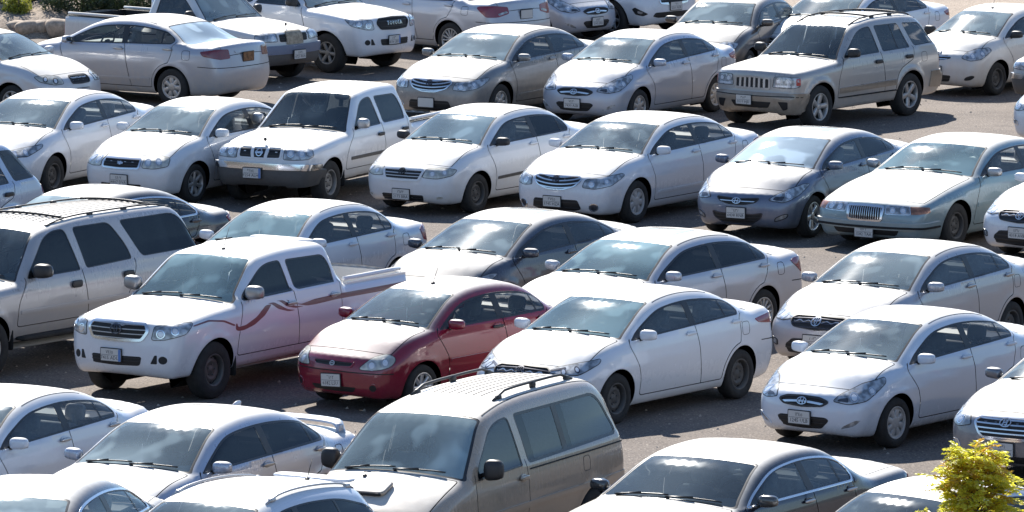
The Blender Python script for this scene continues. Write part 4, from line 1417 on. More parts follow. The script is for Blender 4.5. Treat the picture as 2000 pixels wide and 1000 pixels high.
M['pickup98_single'] = pickup(5.0, .82, 2.95, .875, 1.66, 1.40, 1.09, 2.02, 2.86, .94, 1.04, single=True, zb=1.09, hr=.12, r=.10, tum=.32, R=.34, rimr=.20, rim='steel', msize=(.06, .10, .085), bow=(.14, .06, .03), feat=[
    ('lamp', [(.02, .44, .85), (.06, .60, .85), (.16, .78, .87), (.24, .83, .90), (.24, .83, .97), (.12, .70, 1.0), (.03, .46, .985)], dict(rnd=.02, rim='dark', bulbs=[(.05, .54, .92, .055)])),
    ('grille', [(0, 0, .99), (.01, .40, .985), (.01, .38, .85), (0, 0, .84)], dict(slats=4, sw=.3, skey='dark')),
    ('band', 'grille_patch', 'front', [(0, 0, 1.02), (.0, .22, 1.02), (.0, .22, .80), (0, 0, .80)], .03, .03, 'rustpanel'),
    ('band', 'bumper', 'front', [(0, 0, .80), (.05, .5, .80), (.25, .82, .80), (.45, .86, .80), (.45, .86, .66), (.25, .82, .65), (.05, .5, .64), (0, 0, .64)], .05, .07, 'bluechrome'),
    ('band', 'lower_bumper', 'front', [(0, 0, .635), (.05, .5, .635), (.25, .82, .64), (.6, .87, .64), (.6, .87, .50), (.25, .82, .47), (.05, .5, .46), (0, 0, .46)], .03, .06, 'plastic'),
    ('plate', .66, dict(y=.05, off=.075)), ('tail', [(.0, .76, .66), (.05, .84, .66), (.05, .84, .98), (.0, .76, .98)]), ('mascot', .22)])
WJ_P = [(.40, .30, .05), (.10, .29, .06), (.02, .40, .08), (.0, .58, .05), (.03, .66, .03), (.05, .98, .06), (.16, 1.04, .07, 'lead'), (.75, 1.10, .5), (1.30, 1.145, .05, 'cowl'), (1.98, 1.66, .2, 'header'), (2.7, 1.755, .5), (3.6, 1.745, .5), (4.12, 1.70, .2, 'rhead'), (4.43, 1.22, .1, 'deck'), (4.50, 1.08, .06), (4.52, .78, .04), (4.61, .74, .04), (4.61, .55, .06), (4.50, .36, .08), (4.2, .34, .1)]
M['jeep'] = boxy(4.61, .78, 2.69, .92, 1.74, WJ_P, ((1.5, 1.13), (4.3, 1.19)), [
    dict(p=[(1.54, 1.145, .03), (1.62, 1.22, .1), (2.06, 1.53, .12), (2.28, 1.60, .12), (2.52, 1.615, .06), (2.60, 1.165, .05)], trim=.014, keys=['glass_side']),
    dict(p=[(2.70, 1.17, .04), (2.64, 1.615, .05), (3.36, 1.61, .06), (3.52, 1.185, .05)], trim=.014, cuts=[(3.14, 3.2, .03)], keys=['glass_side2', 'glass_side2']),
    dict(p=[(3.66, 1.20, .05), (3.50, 1.605, .05), (4.03, 1.575, .07), (4.30, 1.25, .07), (4.28, 1.215, .04)], trim=.014, keys=['glass_side2'])],
    dict(hull=[(1.32, .48, .05), (1.30, .80, .2), (1.50, 1.10, .06), (1.51, 1.15, .03), (1.60, 1.25, .1), (2.03, 1.565, .12), (2.28, 1.645, .12), (3.40, 1.645, .06), (3.60, 1.19, .06), (3.58, 1.0, .1), (3.16, .86, .15), (3.05, .70, .1), (3.02, .48, .05)], B=(2.58, 2.66)),
    [(2.50, 1.02), (3.42, 1.04)], (1.66, 1.19), cu=1.30, R=.372, rimr=.235, tw=.24, rim='alloy5', r=.12, sill=.36, tum=.33, ledge=.02, crown=.05, bow=(.18, .10, .10), taper=(.10, .04), gtaper=.05, flare=.03, crease=(.60, .63), seats=(2.42, 3.3), ztop=1.56, dashz=1.10, msize=(.08, .115, .085), handle=(.1, .06), rt=(.84, .84), inset=.03, feat=[
    ('lamp', [(.03, .43, .80), (.08, .62, .79), (.18, .76, .79), (.26, .83, .82), (.26, .83, .96), (.1, .64, .975), (.04, .46, .97)], dict(rnd=.02, rim='dark', bulbs=[(.06, .54, .90, .055), (.13, .69, .90, .05)], sub=[([(.06, .47, .805), (.16, .72, .805), (.16, .72, .835), (.06, .47, .835)], 'bulb'), ([(.2, .80, .83), (.27, .835, .84), (.27, .835, .95), (.2, .80, .95)], 'redlens')])),
    ('grille', [(0, 0, .985), (.01, .37, .965), (.01, .37, .79), (0, 0, .785)], dict(frame='paint', fw=.03, slats=6, vertical=True, sw=.42, skey='chrome')),
    ('band', 'bumper', 'front', [(0, 0, .70), (.05, .5, .70), (.3, .86, .70), (.44, .88, .69), (.44, .88, .42), (.3, .86, .38), (.05, .5, .33), (0, 0, .33)], .03, .05, 'paint2'),
    ('band', 'bumper_intake', 'front', [(0, 0, .55), (.02, .42, .55), (.01, .36, .455), (0, 0, .45)], .034, .01, 'intake'),
    ('pair', 'fog_recess', 'front', [(.08, .52, .56), (.16, .66, .56), (.16, .66, .44), (.12, .60, .42)], .034, 'intake', .01),
    ('band', 'bumper_groove', 'front', [(0, 0, .645), (.3, .86, .645), (.3, .86, .632), (0, 0, .632)], .032, .004, 'gap'),
    ('plate', .60, dict(y=-.12, off=.055)), ('mould', 1.34, 3.04, .60, .62, .09, 'paint2'), ('mould', 1.34, 3.04, .485, .485, .02, 'gap'), ('mould', 1.34, 3.04, .655, .675, .012, 'chrome'),
    ('rails', 2.15, 4.1, .82, .036, dict(cross=(2.75, 3.75), r=.014)), ('sunroof', 2.2, 2.75, .55),
    ('tail', [(.06, .70, .82), (.10, .78, .82), (.2, .86, .86), (.2, .84, 1.16), (.1, .76, 1.16), (.06, .68, 1.14)]),
    ('band', 'rear_bumper', 'rear', [(0, 0, .74), (.08, .6, .74), (.5, .90, .74), (.5, .90, .46), (.08, .6, .42), (0, 0, .42)], .02, .03, 'paint2'), ('fuel', 3.9, 1.0)])
M['wagon_suv'] = dict(M['jeep'], P=WJ_P[:12] + [(3.5, 1.775, .5), (3.86, 1.74, .2, 'rhead'), (4.42, 1.16, .15, 'deck')] + WJ_P[15:], H=1.77, dlo=M['jeep']['dlo'][:2] + [dict(p=[(3.66, 1.20, .05), (3.48, 1.65, .05), (3.84, 1.635, .07), (4.22, 1.25, .07), (4.14, 1.215, .04)], trim=.075, keys=['glass_side2'])],
    feat=[f for f in M['jeep']['feat'] if f[0] in ('lamp', 'grille')] + [('tail', [(.06, .66, .95), (.12, .80, .94), (.32, .88, .99), (.28, .86, 1.10), (.1, .76, 1.12), (.06, .66, 1.10)]), ('band', 'rear_bumper', 'rear', [(0, 0, .74), (.08, .6, .74), (.5, .90, .74), (.5, .90, .46), (.08, .6, .42), (0, 0, .42)], .02, .03, 'paint2'), ('plate', .6)])
SB_P = [(.40, .42, .05), (.10, .40, .06), (.02, .52, .08), (.0, .68, .05), (.04, .74, .03), (.06, 1.08, .08), (.20, 1.14, .1, 'lead'), (.9, 1.19, .5), (1.52, 1.22, .05, 'cowl'), (2.18, 1.80, .2, 'header'), (3.0, 1.90, .5), (4.6, 1.895, .5), (5.26, 1.85, .25, 'rhead'), (5.50, 1.30, .12, 'deck'), (5.53, 1.0, .06), (5.54, .78, .04), (5.60, .74, .04), (5.60, .60, .06), (5.52, .46, .08), (5.1, .44, .1)]
M['suburban'] = boxy(5.60, .96, 3.30, 1.0, 1.89, SB_P, ((1.7, 1.20), (5.2, 1.24)), [
    dict(p=[(1.76, 1.21, .03), (1.84, 1.30, .1), (2.26, 1.68, .12), (2.48, 1.755, .12), (2.74, 1.765, .08), (2.86, 1.22, .05)], trim=.014, keys=['glass_side']),
    dict(p=[(2.98, 1.23, .05), (2.90, 1.765, .07), (3.66, 1.765, .10), (3.90, 1.45, .3), (3.94, 1.26, .05)], trim=.014, keys=['glass_side2']),
    dict(p=[(4.16, 1.27, .07), (3.88, 1.765, .08), (5.12, 1.755, .18), (5.42, 1.36, .08), (5.40, 1.28, .05)], trim=.012, keys=['glass_side2'])],
    dict(hull=[(1.52, .62, .05), (1.50, .90, .2), (1.72, 1.16, .06), (1.73, 1.22, .03), (1.80, 1.33, .1), (2.22, 1.72, .12), (2.48, 1.80, .12), (3.70, 1.80, .10), (3.96, 1.46, .3), (3.99, 1.2, .1), (3.86, .96, .15), (3.72, .74, .1), (3.70, .62, .05)], B=(2.84, 2.92)),
    [(2.70, 1.06), (3.78, 1.08)], (1.92, 1.27), cu=1.52, R=.385, rimr=.215, tw=.25, rim='alloy5', r=.13, sill=.48, tum=.30, ledge=.012, crown=.05, bow=(.16, .08, .08), taper=(.08, .03), gtaper=.03, flare=.02, crease=(.80, .80), seats=(2.62, 3.62, 4.6), ztop=1.66, dashz=1.17, msize=(.10, .13, .10), handle=(.1, .09), inset=.03, feat=[
    ('lamp', [(.03, .60, .86), (.2, .92, .88), (.2, .92, 1.06), (.04, .6, 1.06)], dict()), ('grille', [(0, 0, 1.06), (.01, .55, 1.06), (.01, .55, .84), (0, 0, .84)], dict(slats=3)), ('plate', .66),
    ('mould', 1.56, 4.0, .80, .80, .05, 'paint'), ('rails', 2.55, 5.1, .88, .024, dict(cross=(2.9, 4.75), r=.012)), ('ribs', 2.6, 5.15, [-.66, -.5, -.34, -.18, -.02, .14, .30, .46, .62], .02, 'ribline'), ('antenna', 2.3, -.2, .14, dict(up=True)),
    ('steps', 1.5, 3.9, .46), ('tail', [(.03, .84, .9), (.1, .95, .9), (.1, .93, 1.35), (.03, .82, 1.35)]), ('flaps',)])
VN_P = [(.40, .32, .05), (.10, .30, .08), (.0, .48, .12), (.02, .76, .10), (.10, .90, .14, 'lead'), (.50, 1.10, .4), (.94, 1.215, .05, 'cowl'), (1.70, 1.765, .22, 'header'), (2.5, 1.885, .6), (4.2, 1.875, .6), (4.80, 1.79, .30, 'rhead'), (4.96, 1.25, .12, 'deck'), (5.0, .95, .06), (5.02, .60, .06), (4.98, .40, .08), (4.6, .38, .1)]
M['van'] = boxy(5.03, .98, 3.08, .91, 1.87, VN_P, ((1.2, 1.16), (4.8, 1.18)), [
    dict(p=[(1.26, 1.13, .03), (1.34, 1.26, .1), (1.80, 1.61, .12), (2.02, 1.675, .12), (2.30, 1.69, .08), (2.36, 1.15, .06)], trim=.02, keys=['glass_side']),
    dict(p=[(2.50, 1.16, .05), (2.44, 1.70, .06), (4.52, 1.68, .20), (4.74, 1.28, .15), (4.70, 1.19, .08)], trim=.03, cuts=[(2.66, 2.68, .0005), (3.42, 3.44, .11), (3.60, 3.60, .0005)], keys=['glass_tint', 'glass_side', 'glass_tint', 'glass_side'])],
    dict(hull=[(1.22, .46, .05), (1.19, .85, .2), (1.21, 1.12, .03), (1.30, 1.29, .1), (1.77, 1.645, .12), (2.02, 1.715, .12), (2.36, 1.725, .08), (2.43, 1.15, .06), (2.42, .46, .05)], B=None),
    [(2.30, 1.03)], (1.42, 1.20), cu=.98, R=.335, rimr=.20, tw=.21, rim='steel', r=.16, sill=.36, tum=.26, ledge=.01, crown=.06, bow=(.22, .12, .10), taper=(.12, .03), gtaper=.03, crease=(.72, .74), creased=.010, seats=(2.05, 3.0, 3.9), ztop=1.54, dashz=1.16, msize=(.08, .11, .12), handle=(.1, .045), wt=(.95, .93), feat=[
    ('lamp', [(.06, .46, .70), (.2, .74, .70), (.34, .82, .80), (.2, .7, .88), (.08, .5, .84)], dict(rim='dark')), ('grille', [(0, 0, .84), (.02, .40, .82), (.02, .36, .72), (0, 0, .70)], dict(slats=3)), ('plate', .5), ('scoop', .36, .66, .0, dict(pitch=.34)),
    ('rails', 2.35, 4.35, .80, .062, dict(legs=(1, 7, 13), r=.016, ramp=2)), ('ribs', 2.5, 4.3, [-.5, -.34, -.18, -.02, .14, .30, .46], .014, 'ribline'), ('ribs', 1.85, 4.75, [-.93, .93], .012, 'gap', dict(off=.002, name='roof_seam')),
    ('mould', 1.3, 4.9, .72, .74, .07, 'paint'), ('fuel', 3.86, .98), ('mould', 2.5, 4.9, 1.10, 1.10, .014, 'gap'), ('antenna', .8, -.3, .06, dict(up=True)), ('tail', [(.03, .76, .8), (.1, .88, .8), (.1, .86, 1.2), (.03, .76, 1.2)])])
HB_P = [(.40, .28, .05), (.10, .26, .08), (.0, .42, .12), (.0, .62, .10), (.05, .84, .10), (.18, .94, .10, 'lead'), (.7, 1.06, .5), (1.14, 1.115, .05, 'cowl'), (1.98, 1.58, .25, 'header'), (2.6, 1.675, .6), (3.4, 1.65, .6), (4.02, 1.55, .15, 'rhead'), (4.28, 1.16, .1, 'deck'), (4.33, 1.0, .08), (4.41, .70, .06), (4.40, .50, .06), (4.32, .36, .08), (4.0, .32, .1)]
M['crossover'] = boxy(4.41, .88, 2.64, .91, 1.66, HB_P, ((1.4, 1.07), (4.1, 1.20)), [
    dict(p=[(1.42, 1.07, .03), (1.52, 1.15, .1), (2.04, 1.43, .15), (2.3, 1.505, .2), (2.8, 1.53, .3), (3.4, 1.49, .2), (3.9, 1.36, .1), (4.0, 1.28, .05), (3.7, 1.19, .1)], trim=.016, cuts=[(2.56, 2.62, .10), (3.32, 3.46, .04)], keys=['glass_side', 'glass_side2', 'glass_side2'])],
    dict(u0=1.40, u1=3.55, B=(2.55, 2.64)), [(2.46, 1.0), (3.36, 1.04)], (1.58, 1.12), cu=1.14, R=.345, rimr=.23, tw=.22, rim='alloy5', r=.17, sill=.32, tum=.40, ledge=.015, bow=(.26, .12, .22), taper=(.13, .10), gtaper=.10, crease=(.70, .86), creased=.01, seats=(2.5, 3.35), ztop=1.48, dashz=1.06, rt=(.8, .84), feat=[
    ('lamp', [(.10, .52, .80), (.2, .68, .76), (.46, .84, .84), (.60, .87, .93), (.34, .74, .90)], dict(rim='dark')), ('grille', [(0, 0, .80), (.02, .40, .80), (.02, .34, .70), (0, 0, .68)], dict(slats=2)),
    ('rails', 2.2, 3.95, .90, .028, dict(legs=(1, 13), key='chromedull', r=.012)), ('roofspoiler', 4.02, 1.565), ('antenna', 3.55, .35, .2),
    ('tail', [(.08, .56, .95), (.2, .76, .92), (.44, .86, .98), (.40, .85, 1.06), (.16, .7, 1.08), (.1, .58, 1.06)], dict(key='smokelens')), ('plate', .7, dict(end='rear'))])
M['suv'] = dict(M['crossover'], L=4.60, rim='alloy6', feat=[
    ('lamp', [(.10, .52, .80), (.2, .68, .76), (.46, .84, .84), (.60, .87, .93), (.34, .74, .90)], dict(rim='dark')), ('grille', [(0, 0, .86), (.02, .44, .85), (.02, .38, .66), (0, 0, .62)], dict(slats=3, frame='chrome')),
    ('band', 'bumper_intake', 'front', [(0, 0, .50), (.04, .50, .49), (.06, .56, .42), (.04, .44, .39), (0, 0, .39)], .004, .01, 'intake'),
    ('pair', 'fog_recess', 'front', [(.14, .62, .47), (.3, .82, .60), (.36, .84, .56), (.3, .80, .46), (.2, .70, .43)], .004, 'intake', .01), ('pair', 'fog_lamp', 'front', [(.2, .70, .505), (.27, .78, .535), (.27, .78, .49), (.22, .72, .47)], .009, 'lens', .01),
    ('plate', .60), ('tail', [(.08, .60, .95), (.2, .76, .92), (.36, .84, .98), (.32, .84, 1.16), (.16, .7, 1.18), (.1, .62, 1.14)]), ('rails', 2.2, 3.9, .86, .05, dict())])

M['hilux']['feat'] = list(M['hilux']['feat']) + [('pair', 'stripe', 'side', q, .002, 'maroon', .004, dict(rnd=.04)) for q in (
    [(1.33, .84), (1.345, .915), (1.375, .915), (1.385, .865), (1.56, .875), (1.80, .95), (2.02, 1.075), (2.15, 1.075), (1.98, .95), (1.74, .855), (1.52, .815), (1.39, .815)],
    [(2.06, 1.09), (2.14, 1.08), (2.28, 1.0), (2.50, .945), (2.66, .945), (2.48, .975), (2.32, 1.045), (2.20, 1.095)],
    [(2.25, 1.105), (2.33, 1.095), (2.46, 1.015), (2.66, .97), (2.85, .975), (2.66, .995), (2.52, 1.045), (2.40, 1.10)],
    [(2.46, 1.10), (2.58, 1.04), (2.80, 1.01), (3.1, 1.04), (3.6, 1.05), (5.18, 1.045), (5.18, .975), (3.6, .985), (3.1, .97), (2.9, .975), (2.70, 1.015), (2.56, 1.07)])] + [
    ('pair', 'stripe', 'side', [(.50, .98), (.80, 1.02), (1.1, .985), (1.34, .90), (1.31, .885), (1.08, .965), (.80, 1.0), (.50, .965)], .002, 'maroon', .004, dict(rnd=.03))]


def lower(key, dz, kinds=None, names=None, plate=None):
    """Move front features of a kind of vehicle up or down."""
    out = []
    for f in M[key]['feat']:
        f = list(f)
        nm = f[1] if f[0] in ('band', 'pair') else f[0]
        end = f[-1].get('end', 'front') if isinstance(f[-1], dict) else 'front'
        if f[0] == 'plate' and plate is not None and end == 'front':
            f[1] = plate
        elif (kinds and f[0] in kinds) or (names and nm in names):
            for i, q in enumerate(f):
                if isinstance(q, list) and q and isinstance(q[0], tuple) and len(q[0]) == 3:
                    f[i] = [(a, b_, c + dz) for a, b_, c in q]
            if f[0] == 'fogc':
                f[1] = f[1][:2] + (f[1][2] + dz, f[1][3])
            if f[0] == 'badge':
                f[2] += dz
            if isinstance(f[-1], dict):
                d = dict(f[-1])
                if 'bulbs' in d: d['bulbs'] = [(a, b_, c + dz, r) for a, b_, c, r in d['bulbs']]
                if 'sub' in d: d['sub'] = [([(a, b_, c + dz) for a, b_, c in q], k) for q, k in d['sub']]
                f[-1] = d
        out.append(tuple(f))
    M[key]['feat'] = out


lower('accent', -.02, ('grille', 'badge'), plate=.40)
lower('hilux', -.02, ('lamp', 'fogc', 'fog'), plate=.60); lower('hilux', -.035, ('intake',))
lower('hilux_far', -.02, ('lamp',), plate=.61)
lower('rio', -.04, ('lamp', 'grille', 'badge', 'intake', 'fogc'), plate=.40); lower('rio', -.075, names=('bumper_strip',))
lower('camry07', -.035, ('lamp', 'fogc', 'intake'), plate=.365); lower('camry07', -.02, ('grille', 'badge'))
lower('corolla03', -.085, ('grille', 'badge'), plate=.325); lower('corolla03', -.045, ('lamp', 'intake', 'fog'))
lower('elantra', -.085, ('grille', 'badge'), plate=.41); lower('elantra', -.06, ('intake', 'fog')); lower('elantra', -.02, ('lamp',))
for k in ('marquis', 'crown'):
    lower(k, -.10, ('grille',), ('bumper', 'bumper_strip'), plate=.29); lower(k, -.055, ('lamp', 'fog'))
lower('jeep', -.085, ('grille',), plate=.505); lower('jeep', -.06, ('lamp',), ('bumper', 'bumper_intake', 'fog_recess', 'bumper_groove'))
lower('pickup98', -.10, ('grille', 'badge'), ('grille_strut', 'intake'), plate=.535); lower('pickup98', -.075, ('lamp',)); lower('pickup98', -.115, names=('bumper', 'lower_bumper', 'intake'))
lower('pickup98_single', -.09, ('grille',), ('grille_patch',), plate=.52); lower('pickup98_single', -.075, ('lamp',)); lower('pickup98_single', -.10, names=('bumper', 'lower_bumper'))
lower('optra', -.015, ('grille', 'badge'), plate=.40)
lower('corolla14', .03, ('lamp',))

for k in ('corolla14', 'accent', 'accord', 'corolla03', 'camry07'):
    M[k]['feat'] = M[k]['feat'] + [('ribs', M[k]['cu'] + .95, M[k]['cu'] + 2.15, [-.94, .94], .009, 'gap', dict(off=.002, name='roof_seam'))]
M['sedan_gutter'] = dict(M['sedan00'], feat=M['sedan00']['feat'] + [('ribs', M['sedan00']['cu'] + .72, M['sedan00']['cu'] + 2.2, [-.95, .95], .03, 'gap', dict(off=.006, name='roof_gutter'))])

for k in ('camry07', 'accord', 'corolla14', 'accent'):
    M[k]['feat'] = M[k]['feat'] + [('band', 'bumper_strip', 'rear', [(0, 0, .70), (.1, .6, .70), (.5, .90, .715), (.5, .90, .703), (.1, .6, .688), (0, 0, .688)], .002, .004, 'gap')]
# ------------------------------------------------------------------ materials
MAT = {}
class NT:
    def __init__(s, name):
        s.m = bpy.data.materials.new(name); s.m.use_nodes = True; s.t = s.m.node_tree; s.n = s.t.nodes; s.l = s.t.links
        s.n.clear(); s.out = s.n.new('ShaderNodeOutputMaterial')
    def new(s, t, **kw):
        n = s.n.new(t)
        for k, v in kw.items():
            if k.startswith('i_'):
                q = k[2:]; q = int(q) if q.isdigit() else q.replace('_', ' ')
                n.inputs[q].default_value = v
            else:
                setattr(n, k, v)
        return n
    def link(s, a, b): s.l.new(a, b)
    def math(s, op, a, b=None, c=None, clamp=False):
        n = s.n.new('ShaderNodeMath'); n.operation = op; n.use_clamp = clamp
        for i, v in enumerate((a, b, c)):
            if v is None: continue
            if isinstance(v, (int, float)): n.inputs[i].default_value = v
            else: s.l.new(v, n.inputs[i])
        return n.outputs[0]
    def rng(s, v, a, b, c=0., d=1., smooth=True):
        n = s.n.new('ShaderNodeMapRange'); n.interpolation_type = 'SMOOTHSTEP' if smooth else 'LINEAR'
        s.l.new(v, n.inputs[0])
        for i, q in enumerate((a, b, c, d)): n.inputs[i + 1].default_value = q
        return n.outputs[0]
    def mix(s, f, a, b):
        n = s.n.new('ShaderNodeMix'); n.data_type = 'RGBA'
        if isinstance(f, (int, float)): n.inputs[0].default_value = f
        else: s.l.new(f, n.inputs[0])
        for i, q in ((6, a), (7, b)):
            if isinstance(q, (tuple, list)): n.inputs[i].default_value = (*q[:3], 1)
            else: s.l.new(q, n.inputs[i])
        return n.outputs[2]
    def noise(s, vec, scale, detail=3, rough=.55, dim='3D'):
        n = s.n.new('ShaderNodeTexNoise'); n.inputs['Scale'].default_value = scale; n.inputs['Detail'].default_value = detail; n.inputs['Roughness'].default_value = rough
        if vec is not None: s.l.new(vec, n.inputs['Vector'])
        return n.outputs['Fac']
    def vec(s, v, sc, off=None):
        n = s.n.new('ShaderNodeMapping'); s.l.new(v, n.inputs[0]); n.inputs['Scale'].default_value = sc
        if off is not None: s.l.new(off, n.inputs['Location'])
        return n.outputs[0]


def paint(name, col, metal=0.0, dust=.75, dirt=.5, rough=.22, streak=.3, coat=.7):
    q = NT(name)
    tc = q.new('ShaderNodeTexCoord'); oi = q.new('ShaderNodeObjectInfo'); ge = q.new('ShaderNodeNewGeometry')
    pos = q.new('ShaderNodeSeparateXYZ'); q.link(ge.outputs['Position'], pos.inputs[0])
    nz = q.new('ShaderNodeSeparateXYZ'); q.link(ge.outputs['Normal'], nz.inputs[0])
    P = ge.outputs['Position']
    n1 = q.noise(P, 1.7, 4); n2 = q.noise(P, 11, 5, .65); n3 = q.noise(q.vec(P, (9, 9, .55)), 1.6, 3, .6); fine = q.noise(P, 60, 2)
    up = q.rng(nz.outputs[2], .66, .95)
    nn = q.math('ADD', q.math('MULTIPLY', n1, .45), q.math('MULTIPLY', n2, .55))
    dust_glare = q.math('MULTIPLY', up, q.rng(nn, .25, .6, dust * .78, dust))  # dust on up-facing skin, laid heavy to paint in the tops' sun glare
    low = q.math('MULTIPLY', q.rng(pos.outputs[2], .15, 1.0, 1, 0), q.rng(n2, .3, .7, .45, 1.0))
    st = q.math('MULTIPLY', q.rng(n3, .35, .85), streak * .8)
    gen = q.rng(n1, .25, .8, .05, .25)
    side = q.math('MULTIPLY', q.math('ADD', q.math('ADD', q.math('MULTIPLY', low, 1.15), q.math('MULTIPLY', st, .8)), q.math('MULTIPLY', gen, .55)), dirt * .68)
    d = q.math('MAXIMUM', dust_glare, side, clamp=True)
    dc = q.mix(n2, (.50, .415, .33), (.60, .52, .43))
    dust_glare_col = q.mix(n2, (.64, .60, .535), (.75, .71, .64))
    dcol = q.mix(up, dc, dust_glare_col)
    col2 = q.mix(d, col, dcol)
    bs = q.new('ShaderNodeBsdfPrincipled')
    q.link(col2, bs.inputs['Base Color'])
    q.link(q.math('MULTIPLY', q.math('SUBTRACT', 1.0, d, clamp=True), metal), bs.inputs['Metallic'])
    q.link(q.math('ADD', q.math('MULTIPLY', d, .5), rough + .12 * metal), bs.inputs['Roughness'])
    q.link(q.math('MULTIPLY', q.math('SUBTRACT', 1.0, q.math('MULTIPLY', d, .8), clamp=True), coat), bs.inputs['Coat Weight'])
    bs.inputs['Coat Roughness'].default_value = .05
    bp = q.new('ShaderNodeBump'); bp.inputs['Strength'].default_value = .03; bp.inputs['Distance'].default_value = .004
    q.link(q.math('ADD', fine, q.math('MULTIPLY', n1, 1.5)), bp.inputs['Height'])
    q.link(bp.outputs[0], bs.inputs['Normal'])
    q.link(bs.outputs[0], q.out.inputs[0])
    return q.m


def simple(name, col, rough=.5, metal=0., coat=0., dust=0., spec=.5, ior=1.45, bump=0., bscale=30, var=0.0):
    q = NT(name)
    bs = q.new('ShaderNodeBsdfPrincipled')
    ge = q.new('ShaderNodeNewGeometry')
    n2 = q.noise(ge.outputs['Position'], 14, 4)
    c = q.mix(q.rng(n2, .3, .7), tuple(v * (1 - var) for v in col), tuple(min(1, v * (1 + var)) for v in col)) if var else None
    if dust:
        nz = q.new('ShaderNodeSeparateXYZ'); q.link(ge.outputs['Normal'], nz.inputs[0])
        d = q.math('MULTIPLY', q.math('ADD', q.rng(nz.outputs[2], .1, .9, .25, 1.), q.math('MULTIPLY', n2, .4)), dust, clamp=True)
        c = q.mix(d, c if c is not None else col, (.56, .51, .44))
        q.link(q.math('MULTIPLY', q.math('SUBTRACT', 1.0, d, clamp=True), metal), bs.inputs['Metallic'])
        q.link(q.math('ADD', q.math('MULTIPLY', d, .4), rough, clamp=True), bs.inputs['Roughness'])
    else:
        bs.inputs['Roughness'].default_value = rough; bs.inputs['Metallic'].default_value = metal
    if c is not None: q.link(c, bs.inputs['Base Color'])
    else: bs.inputs['Base Color'].default_value = (*col, 1)
    bs.inputs['Coat Weight'].default_value = coat; bs.inputs['Coat Roughness'].default_value = .04
    bs.inputs['Specular IOR Level'].default_value = spec
    if bump:
        bp = q.new('ShaderNodeBump'); bp.inputs['Strength'].default_value = bump; bp.inputs['Distance'].default_value = .01
        q.link(q.noise(ge.outputs['Position'], bscale, 3), bp.inputs['Height']); q.link(bp.outputs[0], bs.inputs['Normal'])
    q.link(bs.outputs[0], q.out.inputs[0])
    return q.m


def glass(name, tint, dust=.2, refl=1.15, film=(.50, .61, .63)):
    """Thin tinted sheet: part of the light passes, part mirrors, and a film of dust and painted teal haze scatters."""
    q = NT(name)
    ge = q.new('ShaderNodeNewGeometry')
    tr = q.new('ShaderNodeBsdfTransparent'); tr.inputs[0].default_value = (*tint, 1)
    gl = q.new('ShaderNodeBsdfGlossy'); gl.inputs['Roughness'].default_value = .055; gl.inputs['Color'].default_value = (.95, .98, 1, 1)
    fr = q.new('ShaderNodeFresnel'); fr.inputs['IOR'].default_value = 1.55
    bp = q.new('ShaderNodeBump'); bp.inputs['Strength'].default_value = .012; bp.inputs['Distance'].default_value = .05
    q.link(q.noise(ge.outputs['Position'], 3.0, 2), bp.inputs['Height']); q.link(bp.outputs[0], gl.inputs['Normal'])
    m1 = q.new('ShaderNodeMixShader'); q.link(q.math('MULTIPLY', fr.outputs[0], refl, clamp=True), m1.inputs[0]); q.link(tr.outputs[0], m1.inputs[1]); q.link(gl.outputs[0], m1.inputs[2])
    df = q.new('ShaderNodeBsdfDiffuse'); df.inputs[0].default_value = (*film, 1)  # film colour: dust plus painted-in teal haze of reflections and lit cabin
    n1 = q.noise(ge.outputs['Position'], .95, 0, .5); n2 = q.noise(q.vec(ge.outputs['Position'], (2.6, 2.6, .5)), 1.2, 1, .4)
    d = q.math('MULTIPLY', q.math('ADD', q.rng(n1, .30, .70, .55, 1.45), q.rng(n2, .52, .68, 0, .65)), dust, clamp=True)
    m2 = q.new('ShaderNodeMixShader'); q.link(d, m2.inputs[0]); q.link(m1.outputs[0], m2.inputs[1]); q.link(df.outputs[0], m2.inputs[2])
    q.link(m2.outputs[0], q.out.inputs[0])
    return q.m


def lens(name, col, rough=.12, var=.35, trans=0.0):
    q = NT(name)
    ge = q.new('ShaderNodeNewGeometry')
    w = q.noise(q.vec(ge.outputs['Position'], (1, 1, 1)), 13, 1)
    c = q.mix(q.rng(w, .35, .65), tuple(v * (1 - var) for v in col), tuple(min(1, v * (1 + var)) for v in col))
    bs = q.new('ShaderNodeBsdfPrincipled'); q.link(c, bs.inputs['Base Color'])
    bs.inputs['Roughness'].default_value = .35; bs.inputs['Coat Weight'].default_value = 1; bs.inputs['Coat Roughness'].default_value = .03; bs.inputs['Metallic'].default_value = .35
    q.link(bs.outputs[0], q.out.inputs[0])
    return q.m


